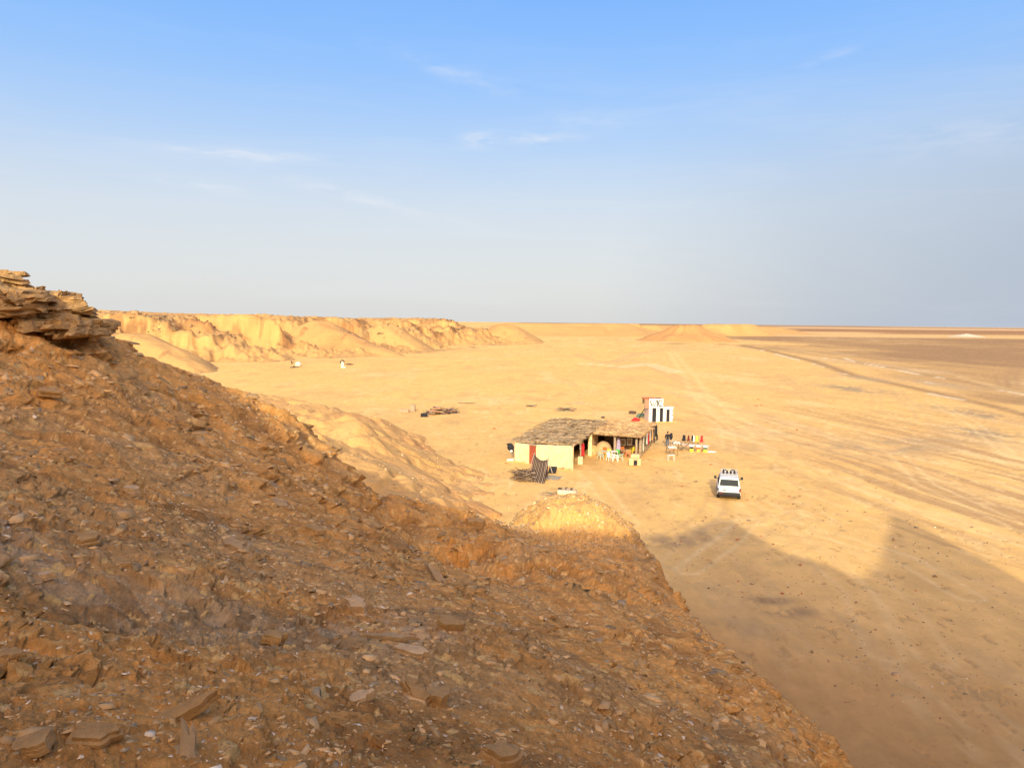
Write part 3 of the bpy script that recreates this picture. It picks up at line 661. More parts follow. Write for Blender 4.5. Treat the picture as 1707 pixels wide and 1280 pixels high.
scatter('scarp_rubble', x_, y_, z_, zz0, zz0, .0015 * rr_e * np.exp(rng.normal(0, .6, 1500)), mat_flake, (.32, .20, .10), 'dark broken caprock blocks along the rim of the far scarp', .0, (.15, .5))
gm = (R_g > 20) & (R_g < 75) & (gx > -10) & (gx < 45) & (fbm(gx * .12, gy * .12, 3, 615) > -.05)
x_, y_, z_ = pick(gx, gy, gz, gm, 5000); zz0 = 0 * x_
scatter('plain_gravel', x_, y_, z_, zz0, zz0, .028 * np.exp(rng.normal(0, .55, 5000)) * (np.hypot(x_, y_) / 35), mat_flake, (.42, .27, .14), 'tiny clods and gravel sprinkled over the plain in front of the car', .12, (.3, .8), cat='gravel')

def slab_bm(L_, W_, T_, seed, layers=3, nseg=16):
    """irregular split slab: noisy outline, each layer stepping in or out a little"""
    q = random.Random(seed); bm = bmesh.new(); rings = []
    ph = [q.uniform(0, 6.28) for _ in range(4)]; am = [q.uniform(.05, .16) for _ in range(4)]
    lv = []; jg = [q.uniform(-.11, .11) for _ in range(nseg)]
    for i in range(layers):
        z0 = -T_ / 2 + T_ * i / layers; z1 = -T_ / 2 + T_ * (i + 1) / layers; s = q.uniform(.86, 1.04) * (1 - .07 * i); ox, oy = q.uniform(-.04, .04) * L_, q.uniform(-.04, .04) * W_
        lv += [(z0 + T_ * .01, s, ox, oy), (z1 - T_ * .01, s * q.uniform(.94, 1.0), ox, oy)]
    for (z, s, ox, oy) in lv:
        rg = []
        for k in range(nseg):
            t = 6.2832 * k / nseg
            rr3 = s * (1 + sum(am[j] * math.sin((j + 2) * t + ph[j]) for j in range(4))) + jg[k]
            rg.append(bm.verts.new((math.cos(t) * rr3 * L_ / 2 + ox, math.sin(t) * rr3 * W_ / 2 + oy, z + q.uniform(-.05, .05) * T_)))
        rings.append(rg)
    for u_, v_ in zip(rings, rings[1:]):
        for k in range(nseg): bm.faces.new((u_[k], u_[(k + 1) % nseg], v_[(k + 1) % nseg], v_[k]))
    for rg, fl_ in ((rings[0], True), (rings[-1], False)):
        c = bm.verts.new(sum((v.co for v in rg), Vector()) / nseg + Vector((0, 0, (-.06 if fl_ else .08) * T_)))
        for k in range(nseg): bm.faces.new((rg[(k + 1) % nseg], rg[k], c) if fl_ else (rg[k], rg[(k + 1) % nseg], c))
    return bm
def rock(name, px, py, L_, W_, T_, rot, seed, label, cat, group=None, color=None, layers=3, lift=.2):
    m = MB(); m.bm.free(); m.bm = slab_bm(L_, W_, T_, seed, layers)
    o = m.build(name, color or mat_rock); o.location = on_hill(px, py) + Vector((0, 0, T_ * lift)); o.rotation_euler = rot
    return tag(o, label, cat, group)
mat_pale = material('pale_stone', (.50, .32, .15), rough=.9, var=.3, vscale=12, bump=.5, bscale=40, bdist=.01)
mat_greyrock = material('grey_shale', (.36, .23, .105), rough=.9, var=.25, vscale=12, bump=.6, bscale=40, bdist=.01)
g1_ = 'loose shale slabs on the shaded slope'
for q in [
    (300, 1185, .34, .09, .05, (.35, -.35, .25), 'long brown shale slab pointing up to the right near the bottom left', mat_rock),
    (322, 1250, .30, .07, .04, (.2, .75, -1.0), 'narrow grey-brown slab standing on end at the bottom edge of the slope', mat_greyrock),
    (150, 1222, .20, .13, .05, (.3, .2, .3), 'thick brown rock with a dark gap beneath it near the bottom left', mat_rock),
    (60, 1245, .17, .12, .045, (.1, -.2, .8), 'rounded flat rock by the lower left corner', mat_rock),
    (225, 820, .26, .20, .16, (.1, .1, .4), 'small blocky pale brown boulder on the left middle of the slope', mat_pale),
    (470, 838, .55, .24, .07, (.35, .2, -.3), 'flat grey slab lying in smooth soil below the ridge line', mat_greyrock),
    (395, 905, .36, .14, .06, (.3, .2, -.4), 'dark grey pointed slab in the middle of the slope', mat_greyrock),
    (150, 892, .26, .19, .06, (.2, .1, .2), 'flat brown plate near the left edge above the grey gully', mat_rock),
    (205, 935, .24, .15, .05, (.2, .1, -.2), 'overlapping oval plate right of the grey gully', mat_rock),
    (82, 958, .14, .09, .05, (.1, 0, .2), 'pale rounded stone in the grey gully at the left', mat_pale),
    (640, 1062, .50, .06, .035, (.1, .08, .02), 'thin dark slab edge lying level across the slope', mat_greyrock),
    (690, 1082, .32, .12, .05, (.2, .15, -.1), 'pale brown wedge just below the thin dark slab', mat_pale),
    (735, 1165, .22, .15, .12, (.2, .1, .9), 'squared brown block at the end of the dark hollow', mat_rock),
    (700, 1155, .24, .10, .08, (.3, .4, -.5), 'leaning brown slab beside the squared block', mat_rock),
    (840, 1262, .26, .17, .10, (.2, .2, .5), 'large brown rock at the bottom edge right of centre', mat_rock),
    (605, 1160, .16, .10, .05, (.2, -.2, .3), 'pale angular stone in a patch of broken shards', mat_pale),
    (525, 880, .42, .22, .10, (.2, .3, .5), 'brown lump of broken shale below the ridge line', mat_rock),
    (600, 1015, .30, .16, .12, (.2, .2, -.5), 'pale tan stone low in the middle of the slope', mat_pale),
    (730, 960, .55, .16, .10, (.3, .5, -.8), 'diagonal dark slab sticking out near the gully', mat_greyrock),
    (745, 1040, .34, .22, .12, (.2, .3, .4), 'rounded brown boulder right of the slope centre', mat_rock),
    (790, 870, .9, .5, .35, (.2, .1, .3), 'brown rock block on the outer spur beside the gully', mat_rock),
    (455, 1060, .20, .14, .07, (.1, .2, .4), 'brown chunk beside a small dark hollow in the lower slope', mat_rock),
    (25, 1085, .14, .09, .03, (.2, .1, .2), 'thin tilted plate at the left edge of the lower slope', mat_rock),
    (425, 655, .5, .28, .10, (.1, .1, .3), 'small dark slab on the upper ridge line', mat_greyrock),
    (90, 650, .5, .3, .12, (.2, .2, .1), 'wide brown plate below the rock outcrop', mat_rock),
    (255, 640, .6, .3, .10, (.2, .35, -.2), 'long smooth plate on the upper slope right of the outcrop', mat_rock)]:
    px, py, L_, W_, T_, rot, lab, m_ = q
    rock('shale_slab', px, py, L_, W_, T_, rot, px * 7 + py, lab, 'rock', g1_, m_, lift=.25)
# dark hollow wood-like root beside the blocks
# layered outcrop at the top left
mat_crop = material('outcrop_rock', (.46, .275, .11), rough=.92, var=.4, vscale=5, bump=1.0, bscale=14, bdist=.05, bdetail=12, spec=.1)
ocp = empty('rock_outcrop', tuple(P(60, 530, 18)), 0, 'dark layered rock outcrop jutting from the top of the slope at the left edge', 'rock outcrop')
def strat(x0, x1, y0, y1, Y, dep, seed, tilt=0.0, lay=2, name='ledge', mat=None):
    x1 = x1 - (12 if x1 > 60 else 2); p0 = P(x0, (y0 + y1) / 2, Y); p1 = P(x1, (y0 + y1) / 2, Y); k = Y / FPX
    m = MB(); m.bm.free(); m.bm = slab_bm(abs(x1 - x0) * k * .93, dep, abs(y1 - y0) * k * 1.5, seed, lay, 40)
    q = random.Random(seed)
    for v in m.bm.verts: v.co += Vector((q.uniform(-.035, .035), q.uniform(-.05, .05), .025 * math.sin(v.co.x * 9 + seed) + .02 * math.sin(v.co.y * 14 + seed * 2) + q.uniform(-.012, .012)))
    bmesh.ops.rotate(m.bm, verts=m.bm.verts, cent=(0, 0, 0), matrix=Matrix.Rotation(tilt, 3, 'Y'))
    c = (p0 + p1) / 2
    bmesh.ops.translate(m.bm, verts=m.bm.verts, vec=Vector(c) - ocp.location)
    return m
big_ = MB()
def absorb(m, dst):
    me = bpy.data.meshes.new('tmp'); m.bm.to_mesh(me); m.bm.free(); dst.bm.from_mesh(me); bpy.data.meshes.remove(me)
ly = [(-150, 27, 452, 461), (-150, 34, 459, 468), (-150, 48, 467, 477), (-140, 58, 475, 484), (-130, 84, 481, 490), (-120, 74, 487, 496), (-60, 112, 491, 499), (50, 136, 489, 497), (30, 146, 495, 503),
      (0, 152, 501, 510), (0, 155, 508, 517), (-40, 155, 515, 523), (-20, 162, 520, 529), (0, 165, 527, 536), (20, 172, 531, 539), (60, 182, 535, 546), (88, 185, 543, 553), (118, 178, 550, 558), (-100, 100, 497, 520), (-80, 118, 515, 532), (40, 140, 536, 548)]
for i, (x0, x1, y0, y1) in enumerate(ly): absorb(strat(x0, x1, y0, y1, 18.2 + .2 * math.sin(i * 2.1), 2.2 + .4 * math.sin(i * 1.3), 900 + i, .02 * math.sin(i)), big_)
for (x0, x1, y0, y1, t_) in [(-40, 30, 478, 486, .7), (-30, 45, 492, 500, .75), (-20, 60, 500, 509, .62), (0, 75, 508, 516, .6), (-50, 20, 505, 514, .7), (10, 85, 494, 500, .5)]:
    absorb(strat(x0, x1, y0, y1, 17.1, 1.0, int(x0 * 3 + y0), t_), big_)
ob = big_.build('ledge', mat_crop, ocp)
for (x0, x1, y0, y1) in [(66, 80, 480, 487), (106, 118, 486, 493)]:
    m = strat(x0, x1, y0, y1, 18.0, .3, int(x0), .1); m.build('capstone', mat_crop, ocp)
# sheer dark hollow plank in the foreground cut

# ================================================================== THE CAMP
def V3(p, dz=0.0): return Vector((float(p[0]), float(p[1]), float(p[2]) + dz))
def paint(name, c, rough=.7, var=.08, vs=6, bump=0.0, bs=20, **k): return material(name, c, rough, var=var, vscale=vs, bump=bump, bscale=bs, **k)
m_yel = paint('yellow_plaster', (.76, .59, .32), .9, .28, 1.6, .6, 6, bdist=.03)
m_clay = paint('clay', (.66, .43, .22), .95, .15, 4, .6, 8, bdist=.04)
m_red = paint('red_door_paint', (.30, .07, .035), .6, .25, 3)
m_blue = paint('blue_paint', (.03, .06, .2), .6)
m_wood = paint('grey_wood', (.36, .27, .18), .9, .25, 8, .5, 30)
m_far = paint('weathered_white', (.62, .55, .43), .8, .2, 1.5)
m_dark = paint('dark_wood', (.09, .06, .04), .9, .25, 8)
m_white = paint('white_paint', (.70, .67, .60), .7, .16, 1.3)
m_black = paint('black_cloth', (.02, .02, .025), .85, .2, 5)
m_redc = paint('red_cloth', (.62, .03, .03), .8, .15, 5)
m_rust = paint('rusty_sheet', (.45, .12, .04), .7, .3, 4)
m_tint = material('weathered_sticks', attr=True, rough=.9, spec=.15)
m_thatch = paint('thatch_bed', (.42, .29, .15), .95, .3, 9, .8, 25, bdist=.04)
m_int = paint('shade_dark_interior', (.10, .06, .035), .95, .2, 3)  # interior walls coloured dark to stand in for shade under the roof
def sticks(name, lst, parent=None, mat=None):
    """thin four-sided rods, each with its own tint: (p0, p1, width, thickness, colour)"""
    vs = []; cs = []; qs = []
    for p0, p1, w_, t_, c in lst:
        p0 = Vector(p0); p1 = Vector(p1); d = (p1 - p0).normalized()
        a = d.cross(Vector((0, 0, 1)) if abs(d.z) < .95 else Vector((1, 0, 0))).normalized(); b = d.cross(a).normalized()
        i = len(vs)
        for e, sc_ in ((p0, 1.0), (p1, .7)):
            for sa, sb in ((-1, -1), (1, -1), (1, 1), (-1, 1)): vs.append(e + a * sa * w_ / 2 * sc_ + b * sb * t_ / 2 * sc_)
        cs += [c] * 8
        qs += [(i, i + 1, i + 5, i + 4), (i + 1, i + 2, i + 6, i + 5), (i + 2, i + 3, i + 7, i + 6), (i + 3, i, i + 4, i + 7), (i, i + 3, i + 2, i + 1), (i + 4, i + 5, i + 6, i + 7)]
    o = np_mesh(name, np.array([tuple(v) for v in vs]), np.array(qs), mat or m_tint, np.array(cs)); o.parent = parent
    return o
def jit(c, v=.2):
    k = rnd.uniform(1 - v, 1 + v); return tuple(min(.9, x * k) for x in c)

# ------------------------------------------------------------------ the cafe shack
hA, hB = V3(G(858, 769)), V3(G(953, 784)); HC = V3(G(985, 759)); HE = V3(G(1066, 764)); HF = V3(G(1090, 738))
rA, rB, rC = V3(G(856, 735.5, 2.0)), V3(G(958, 741, 2.5)), V3(G(987, 722, 2.55)); rE, rF = V3(G(1070, 728.5, 2.5)), V3(G(1091, 706, 2.6)); rG = V3(G(1012, 701.5, 2.9)); rH = V3(G(922, 698.5, 2.9))
shack = empty('cafe_shack', tuple((hA + HE) / 2 * Vector((1, 1, 0)).x) if False else tuple(hB), 0, 'yellow-walled desert cafe shack with a brushwood roof and an open shaded front', 'shack')
O = shack.location.copy()
def loc(v): return Vector(v) - O
def wall(a, b, za, zb, th, name, mat, parent, z0=-.1, sub=True):
    """straight wall from a to b, thickness th on the far side, top sloping from za to zb, slightly uneven"""
    a = loc(a); b = loc(b); d = (b - a); d.z = 0; d.normalize(); nrm_ = Vector((-d.y, d.x, 0)) * th
    m = MB(); nseg = max(2, int((b - a).length / .35)); top = []; 
    fr = [[], []]; bk = [[], []]
    for i in range(nseg + 1):
        t = i / nseg; p = a.lerp(b, t); z = za + (zb - za) * t + (rnd.uniform(-.03, .03) if 0 < i < nseg else 0)
        for rr4, off in ((fr, Vector()), (bk, nrm_)):
            j = d.cross(Vector((0, 0, 1))) * rnd.uniform(-.012, .012)
            rr4[0].append(m.bm.verts.new(p + off + j + Vector((0, 0, z0 - p.z)) )); rr4[1].append(m.bm.verts.new(p + off + j + Vector((0, 0, z - p.z))))
    f = m.bm.faces.new
    for i in range(nseg):
        f((fr[0][i], fr[0][i + 1], fr[1][i + 1], fr[1][i])); f((bk[0][i + 1], bk[0][i], bk[1][i], bk[1][i + 1]))
        f((fr[1][i], fr[1][i + 1], bk[1][i + 1], bk[1][i])); f((bk[0][i], bk[0][i + 1], fr[0][i + 1], fr[0][i]))
    f((fr[0][0], fr[1][0], bk[1][0], bk[0][0])); f((fr[0][-1], bk[0][-1], bk[1][-1], fr[1][-1]))
    return m.build(name, mat, parent)
def lerp(a, b, t): return Vector(a).lerp(Vector(b), t)
L1_ = (hB - hA).length
tD0, tD1 = .255, .385
hA.z = hB.z = HC.z = HE.z = HF.z = 0
wall(hA, lerp(hA, hB, tD0), 1.93, 2.03, .28, 'wall', m_yel, shack)
wall(lerp(hA, hB, tD1), hB, 2.08, 2.42, .28, 'wall', m_yel, shack)
hH = Vector((rH.x + .3, rH.y - .4, 0)); hG = Vector((rG.x + .2, rG.y - .4, 0)); hF2 = Vector((HF.x, HF.y, 0))
wall(hH, hA, 2.7, 1.9, .28, 'wall', m_yel, shack)
wall(hG, hH, 2.7, 2.7, .25, 'wall', m_int, shack); wall(hF2 + Vector((0, .5, 0)), hG, 2.5, 2.7, .25, 'wall', m_int, shack)
wall(lerp(hA, hB, .56) + Vector((1.2, 3.6, 0)), lerp(hH, hG, .6), 2.3, 2.7, .2, 'partition', m_int, shack)
wall(HC + Vector((2.2, 5.6, 0)), HF + Vector((-.6, -.4, 0)), 2.4, 2.4, .15, 'partition', m_int, shack)
wall(HC + Vector((.05, .2, 0)), HC + Vector((1.3, 4.8, 0)), 2.3, 2.5, .22, 'partition', m_clay, shack)
# door, lintel, pillar, posts and beams
dl = lerp(hA, hB, tD0) - O; dr = lerp(hA, hB, tD1) - O; dn = Vector((-(dr - dl).y, (dr - dl).x, 0)).normalized(); rzw = math.atan2((dr - dl).y, (dr - dl).x)
mD = MB(); mD.box(tuple((dl + dr) / 2 + dn * .12 + Vector((0, 0, .95))), ((dr - dl).length - .02, .05, 1.9), rzw); door = mD.build('door', m_red, shack)
mD = MB(); mD.box(tuple((dl + dr) / 2 + dn * .08 + Vector((.12, -.05, 1.05))), (.3, .03, .25), rzw); mD.build('door_plate', m_blue, door)
mD = MB(); mD.box(tuple((dl + dr) / 2 + dn * .14 + Vector((0, 0, 2.0))), ((dr - dl).length + .3, .30, .12), rzw); mD.build('lintel', m_wood, shack)
def post(p, h, w_, mat, name='post', lean=(0, 0)):
    m = MB(); p = loc(p); m.tube([p + Vector((0, 0, -.1)), p + Vector((lean[0] * .5 + .01, lean[1] * .5, h / 2)), p + Vector((lean[0], lean[1], h))], [w_ * .55, w_ * .5, w_ * .47], 8)
    return m.build(name, mat, shack, smooth=True)
m = MB(); c = loc(HC); m.box(tuple(c + Vector((-.1, 0, 1.2))), (.42, .4, 2.5), -.2); m.build('pillar', m_yel, shack, bevel=.04)
pst = lerp(hB, HC, .42); m = MB(); c = loc(pst); m.box(tuple(c + Vector((0, 0, .35))), (.5, .4, .8), -.2); m.build('pillar_base', m_yel, shack, bevel=.05)
post(pst, 2.45, .16, m_wood)
p1_ = lerp(HC, HE, .49); p2_ = lerp(HC, HE, .93)
post(p1_, 2.4, .27, m_wood); post(p1_ + Vector((.5, 1.9, 0)), 2.4, .2, m_wood); post(p2_, 2.4, .26, m_wood); post(HE + Vector((.05, .3, 0)), 2.4, .18, m_wood)
post(HF, 2.55, .18, m_dark, lean=(.1, 0)); post(lerp(HE, HF, .5), 2.5, .14, m_wood)
def beam(a, b, r_, mat=m_wood): m = MB(); m.tube([loc(a), loc((Vector(a) + Vector(b)) / 2) + Vector((0, 0, -.03)), loc(b)], r_, 8); return m.build('beam', mat, shack, smooth=True)
up = lambda v, z: Vector((v[0], v[1], z))
beam(up(hB, 2.38), up(HC, 2.44), .09, m_wood); beam(up(HC, 2.36), up(HE, 2.34), .10); beam(up(HE, 2.34), up(HF, 2.44), .08); beam(up(p1_, 2.4), up(lerp(hG, hF2, .5), 2.6), .07)
m = MB(); c = loc(p1_); m.box(tuple(c + Vector((0, -.02, 2.27))), (.42, .3, .14), -.2); m.build('post_cap', m_wood, shack)
wd_ = (hB - hA).normalized(); on_ = Vector((wd_.y, -wd_.x, 0))
for k in range(22):
    t = rnd.choice([rnd.uniform(.02, .22), rnd.uniform(.45, .99), rnd.uniform(.45, .99)]); c0 = lerp(hA, hB, t) - O + on_ * .012; hh_ = rnd.uniform(.08, .32); ww_ = rnd.uniform(.1, .35)
    z0_ = rnd.choice([0, 0, 0, rnd.uniform(.5, 1.8)]); hh_ = hh_ if z0_ == 0 else hh_ * .45; ww_ = ww_ if z0_ == 0 else ww_ * .4
    m = MB(); m.prism([tuple(c0 + wd_ * a_ * ww_ + Vector((0, 0, z0_ + b_ * hh_))) for a_, b_ in ((-1, -.1), (1, -.1), (.8, .6), (.25, 1), (-.4, .75), (-.9, .5))], tuple(on_ * .012)); m.build('plaster_damage', m_clay, shack)
# brushwood roofs
def roof(cor, name, base_c, nst, seed, th=.16):
    a, b, c, d = [loc(v) for v in cor]      # front left, front right, back right, back left
    def pt(u, v): return a.lerp(b, u).lerp(d.lerp(c, u), v)
    rn = random.Random(seed); m = MB(); nu, nv_ = 34, 22; bumpz = {}
    rows = []
    for j in range(nv_ + 1):
        rows.append([])
        for i in range(nu + 1):
            u, v = i / nu, j / nv_; p = pt(u, v); e = .09 if (i in (0, nu) or j in (0, nv_)) else .0
            p = p + Vector((rn.uniform(-e, e), rn.uniform(-e, e), rn.uniform(-.035, .035) - .06 * math.sin(3.14 * u) * math.sin(3.14 * v)))
            rows[-1].append(p)
    m.sheet(rows); o = m.build(name, m_thatch, shack, solid=th)
    lst = []
    for k in range(nst):
        u, v = rn.random(), rn.random(); ln = rn.uniform(.4, 1.5); p = pt(u, v) + Vector((0, 0, th / 2 + rn.uniform(-.02, .08) - .06 * math.sin(3.14 * u) * math.sin(3.14 * v)))
        dd = (b - a).normalized().lerp(Vector((1, 0, 0)), .3); an = rn.gauss(0, .18) + (1.3 if rn.random() < .08 else 0)
        dr_ = Vector((dd.x * math.cos(an) - dd.y * math.sin(an), dd.x * math.sin(an) + dd.y * math.cos(an), dd.z + rn.uniform(-.05, .05)))
        cc = base_c[rn.randrange(len(base_c))]; kk = rn.uniform(.65, 1.25)
        lst.append((p - dr_ * ln / 2, p + dr_ * ln / 2, rn.uniform(.03, .11), rn.uniform(.02, .05), tuple(min(.9, q * kk) for q in cc)))
    for k in range(90):   # ragged fringe along the front edge
        u = rn.random(); p = pt(u, 0) + Vector((0, 0, rn.uniform(-.08, .06))); dr_ = Vector((rn.uniform(-1, 1), -.5, rn.uniform(-.35, .05))).normalized()
        lst.append((p + Vector((0, .2, 0)), p + dr_ * rn.uniform(.08, .25), .03, .02, tuple(q * rn.uniform(.6, 1.1) for q in base_c[0])))
    s = sticks('branches', lst, o)
    return o
greyb = [(.44, .30, .16), (.31, .205, .105), (.56, .41, .235), (.19, .125, .065), (.42, .33, .22)]
tanb = [(.62, .40, .19), (.50, .31, .14), (.70, .47, .24), (.36, .22, .11)]
roof((rA, rB, rG, rH), 'roof', greyb, 1500, 1); roof((rC, rE, rF, rG), 'roof', tanb, 1500, 2)
# clay bench block, oven and cloths under the roof
def thing_mesh(mb, name, mat, label, cat, group=None, **k): return tag(mb.build(name, mat, None, **k), label, cat, group)
c = V3(G(1058, 776)); cw = empty('clay_stand', tuple(c), -.1, 'low clay block with a dark niche in front of the right roof post', 'stand')
m = MB(); m.prism([(-.62, -.25, 0), (.62, -.25, 0), (.5, .75, 0), (-.5, .75, 0)], (0, 0, .78)); m.build('body', m_clay, cw, bevel=.08)
m = MB(); m.prism([(-.45, -.15, .78), (.5, -.12, .78), (.42, .6, .78), (-.3, .6, .78)], (.02, .05, .38)); m.build('top', m_clay, cw, bevel=.1)
m = MB(); m.box((.05, -.26, .33), (.36, .05, .5)); m.build('niche', m_black, cw)
m = MB(); m.box((.05, -.275, .68), (.42, .06, .06)); m.build('lintel', m_wood, cw)
c = V3(G(1008, 757)); m = MB(); m.ball(tuple(c + Vector((0, 1.2, .15))), 1.0, 3, (.95, .9, 1.15)); o = thing_mesh(m, 'clay_oven', m_clay, 'rounded grey-brown clay oven dome in the shade under the roof', 'oven', smooth=True)
c = V3(G(989, 758)); m = MB()
for k in range(3): m.tube([c + Vector((math.cos(t * 6.2832 / 24) * (.42 - .1 * k), .08 * k, .5 + math.sin(t * 6.2832 / 24) * (.5 - .12 * k))) for t in range(25)], .06, 6, False)
m.ball(tuple(c + Vector((0, .25, .5))), .33, 2, (1, .2, 1.2)); thing_mesh(m, 'woven_tray', paint('straw', (.72, .42, .18), .9), 'round orange straw tray leaning on the yellow pillar', 'tray')
def cloth(p, w_, h_, mat, label, cat='scarf', group=None, seed=0, name='scarf', axis=(1, 0, 0)):
    """hanging cloth with folds; p = middle of the top edge"""
    q = random.Random(seed); ax = Vector(axis).normalized(); nn_ = Vector((0, 0, 1)).cross(ax); rows = []; ph = q.uniform(0, 6)
    for j in range(9):
        v = j / 8; rows.append([Vector(p) + ax * ((i / 8 - .5) * w_ * (.55 + .45 * v + .1 * math.sin(v * 5 + ph))) + nn_ * (.045 * math.sin(i * 2.1 + ph) * (.4 + v)) - Vector((0, 0, v * h_ * (1 - .06 * math.sin(i * 1.1 + ph)))) for i in range(9)])
    m = MB(); m.sheet(rows); return tag(m.build(name, mat, None, smooth=True, solid=.02), label, cat, group)
pp = V3(G(971, 766)); 
cloth(pp + Vector((0, -.1, 1.75)), .45, 1.35, m_redc, 'red scarf hanging from the post beside the yellow house wall', seed=3)
cloth(pp + Vector((-.28, -.08, 1.75)), .22, .6, m_white, 'short white cloth hanging left of the red scarf', seed=4)
pp = p1_ + Vector((.55, .9, 0)); cloth(pp + Vector((0, 0, 2.1)), .5, 1.7, paint('lilac_cloth', (.42, .34, .50), .8), 'lilac cloth hanging behind the middle roof post', seed=5)
sg = 'scarves hung along the right side of the shack'; dE = (HF - HE).normalized()
for k, (t, mat_, w_, h_, lab) in enumerate([(.10, paint('pale_cloth', (.68, .68, .52), .8), .4, 1.5, 'pale greenish scarf, nearest on the right side of the shack'), (.34, m_white, .45, 1.2, 'white scarf beside the red one on the side of the shack'), (.44, m_redc, .5, 1.35, 'red scarf between two white ones on the side of the shack'), (.56, m_white, .45, 1.2, 'white scarf farther back past the red one on the shack side'), (.25, paint('green_cloth', (.10, .18, .10), .8), .4, 1.1, 'dark green scarf in front of the white one on the shack side'), (.72, paint('orange_cloth', (.70, .36, .12), .8), .4, 1.4, 'tan cloth nearest the far corner of the shack')]):
    cloth(lerp(HE, HF, t) + Vector((.22, 0, 2.15)), w_, h_, mat_, lab, group=sg, seed=20 + k, axis=dE)
cloth(HF + Vector((.22, -.05, 2.3)), .35, 1.5, m_black, 'ragged black cloth hanging from the far corner post of the shack', seed=31)
cloth(HF + Vector((.42, .3, 1.0)), .3, .7, m_dark, 'dark brown rag hanging low outside the far corner post', seed=32)
# brushwood fence panel along the right side
fr_ = empty('stick_fence', tuple(lerp(HE, HF, .5)), 0, 'see-through fence of grey sticks closing the right side of the shack', 'fence'); O2 = fr_.location
sticks('stakes', [(lerp(HE, HF, .04 + .92 * k / 26) - O2 + Vector((rnd.uniform(-.04, .04), 0, 0)), lerp(HE, HF, .04 + .92 * k / 26) - O2 + Vector((rnd.uniform(-.1, .1), 0, rnd.uniform(1.9, 2.3))), .07, .05, jit((.42, .32, .22), .3)) for k in range(27)], fr_)
sticks('rail', [(lerp(HE, HF, 0) - O2 + Vector((.06, 0, h_)), lerp(HE, HF, 1) - O2 + Vector((.06, 0, h_)), .06, .05, (.36, .27, .18)) for h_ in (.6, 1.5)], fr_)
# things at the left corner of the house
pp = V3(hA) + Vector((-.32, .2, 0)); m = MB(); m.ball(tuple(pp + Vector((-.12, 0, 1.45))), .40, 3, (.9, .6, .9)); m.ball(tuple(pp + Vector((-.22, 0, 1.75))), .25, 2, (1.3, .6, .6)); m.ball(tuple(pp + Vector((0, 0, 1.1))), .28, 2, (.9, .6, 1.0))
o = thing_mesh(m, 'black_sack', m_black, 'bulging black sack hung outside the left corner of the yellow house', 'sack', smooth=True)
m = MB(); m.ball(tuple(pp + Vector((-.05, -.28, 1.08))), .17, 2, (1, 1, .9)); thing_mesh(m, 'white_bundle', m_white, 'small white bundle hanging under the black sack', 'bundle', smooth=True)
m = MB(); m.prism([tuple(pp + Vector(v)) for v in ((-.55, -.2, .02), (.15, -.1, .02), (.2, .2, .02), (-.3, .2, .02))], (.1, 0, .22)); thing_mesh(m, 'white_sheet', m_white, 'white board lying on the sand at the foot of the left house corner', 'board')

# ------------------------------------------------------------------ plastic chairs
def pl(n, c): return material(n, c, .45, var=.05, vscale=4, spec=.4)
m_pw, m_pg, m_py, m_po, m_ps, m_pp = pl('white_plastic', (.80, .80, .74)), pl('green_plastic', (.06, .42, .05)), pl('yellow_plastic', (.85, .68, .05)), pl('orange_plastic', (.78, .17, .03)), pl('salmon_plastic', (.80, .24, .12)), pl('pale_green_plastic', (.48, .56, .42))
def chair(p, rz, mat, label):
    t = empty('plastic_chair', tuple(p), rz, label, 'chair', 'plastic chairs set out in front of the shack')
    m = MB(); m.prism([(-.22, -.22, .42), (.22, -.22, .42), (.20, .2, .40), (-.20, .2, .40)], (0, 0, .035)); m.build('seat', mat, t, bevel=.01)
    m = MB()
    for i in range(5): x = -.17 + .085 * i; m.hull([Vector((x - .03, .19 + .03 * (abs(i - 2) < 2), .43)), Vector((x + .03, .19, .43)), Vector((x - .035, .29, .84 - .02 * abs(i - 2))), Vector((x + .035, .29, .84 - .02 * abs(i - 2))), Vector((x - .03, .215, .43)), Vector((x + .03, .215, .43)), Vector((x - .035, .315, .84)), Vector((x + .035, .315, .84))])
    m.box((0, .305, .83), (.42, .03, .07)); m.build('backrest', mat, t)
    for sx in (-1, 1):
        for sy in (-1, 1): m = MB(); m.tube([(sx * .26, sy * .27 + .01, 0), (sx * .20, sy * .19, .42)], [.03, .036], 5); m.build('leg', mat, t)
        m = MB(); m.tube([(sx * .25, -.24, .42), (sx * .26, -.2, .64), (sx * .25, .05, .66), (sx * .2, .28, .68)], .025, 5); m.build('armrest', mat, t)
    return t
for px, py, rz, mt_, lab in [(1001, 766, 2.2, m_pp, 'pale green plastic chair, leftmost in front of the shack'), (1016, 768, .4, m_pw, 'cream plastic chair left of the white plastic table'), (1034, 768, -1.9, m_pp, 'pale green plastic chair at the right end of the front row'),
    (1026, 769, 1.2, m_pw, 'white plastic chair in the middle of the front row'), (1014, 761, 3.3, m_py, 'yellow plastic chair behind the white ones'), (1009, 757, 2.8, m_po, 'orange plastic chair deepest on the left in the shade'),
    (1029, 761, 3.1, m_pg, 'bright green plastic chair beside the middle roof post'), (1036, 757, 3.3, m_po, 'big orange plastic chair right of the green one'), (1047, 762, 2.9, m_ps, 'salmon plastic chair left of the clay block'), (1055, 757, 3.5, m_py, 'yellow plastic chair by the right roof post')]:
    chair(V3(G(px, py)), rz, mt_, lab)
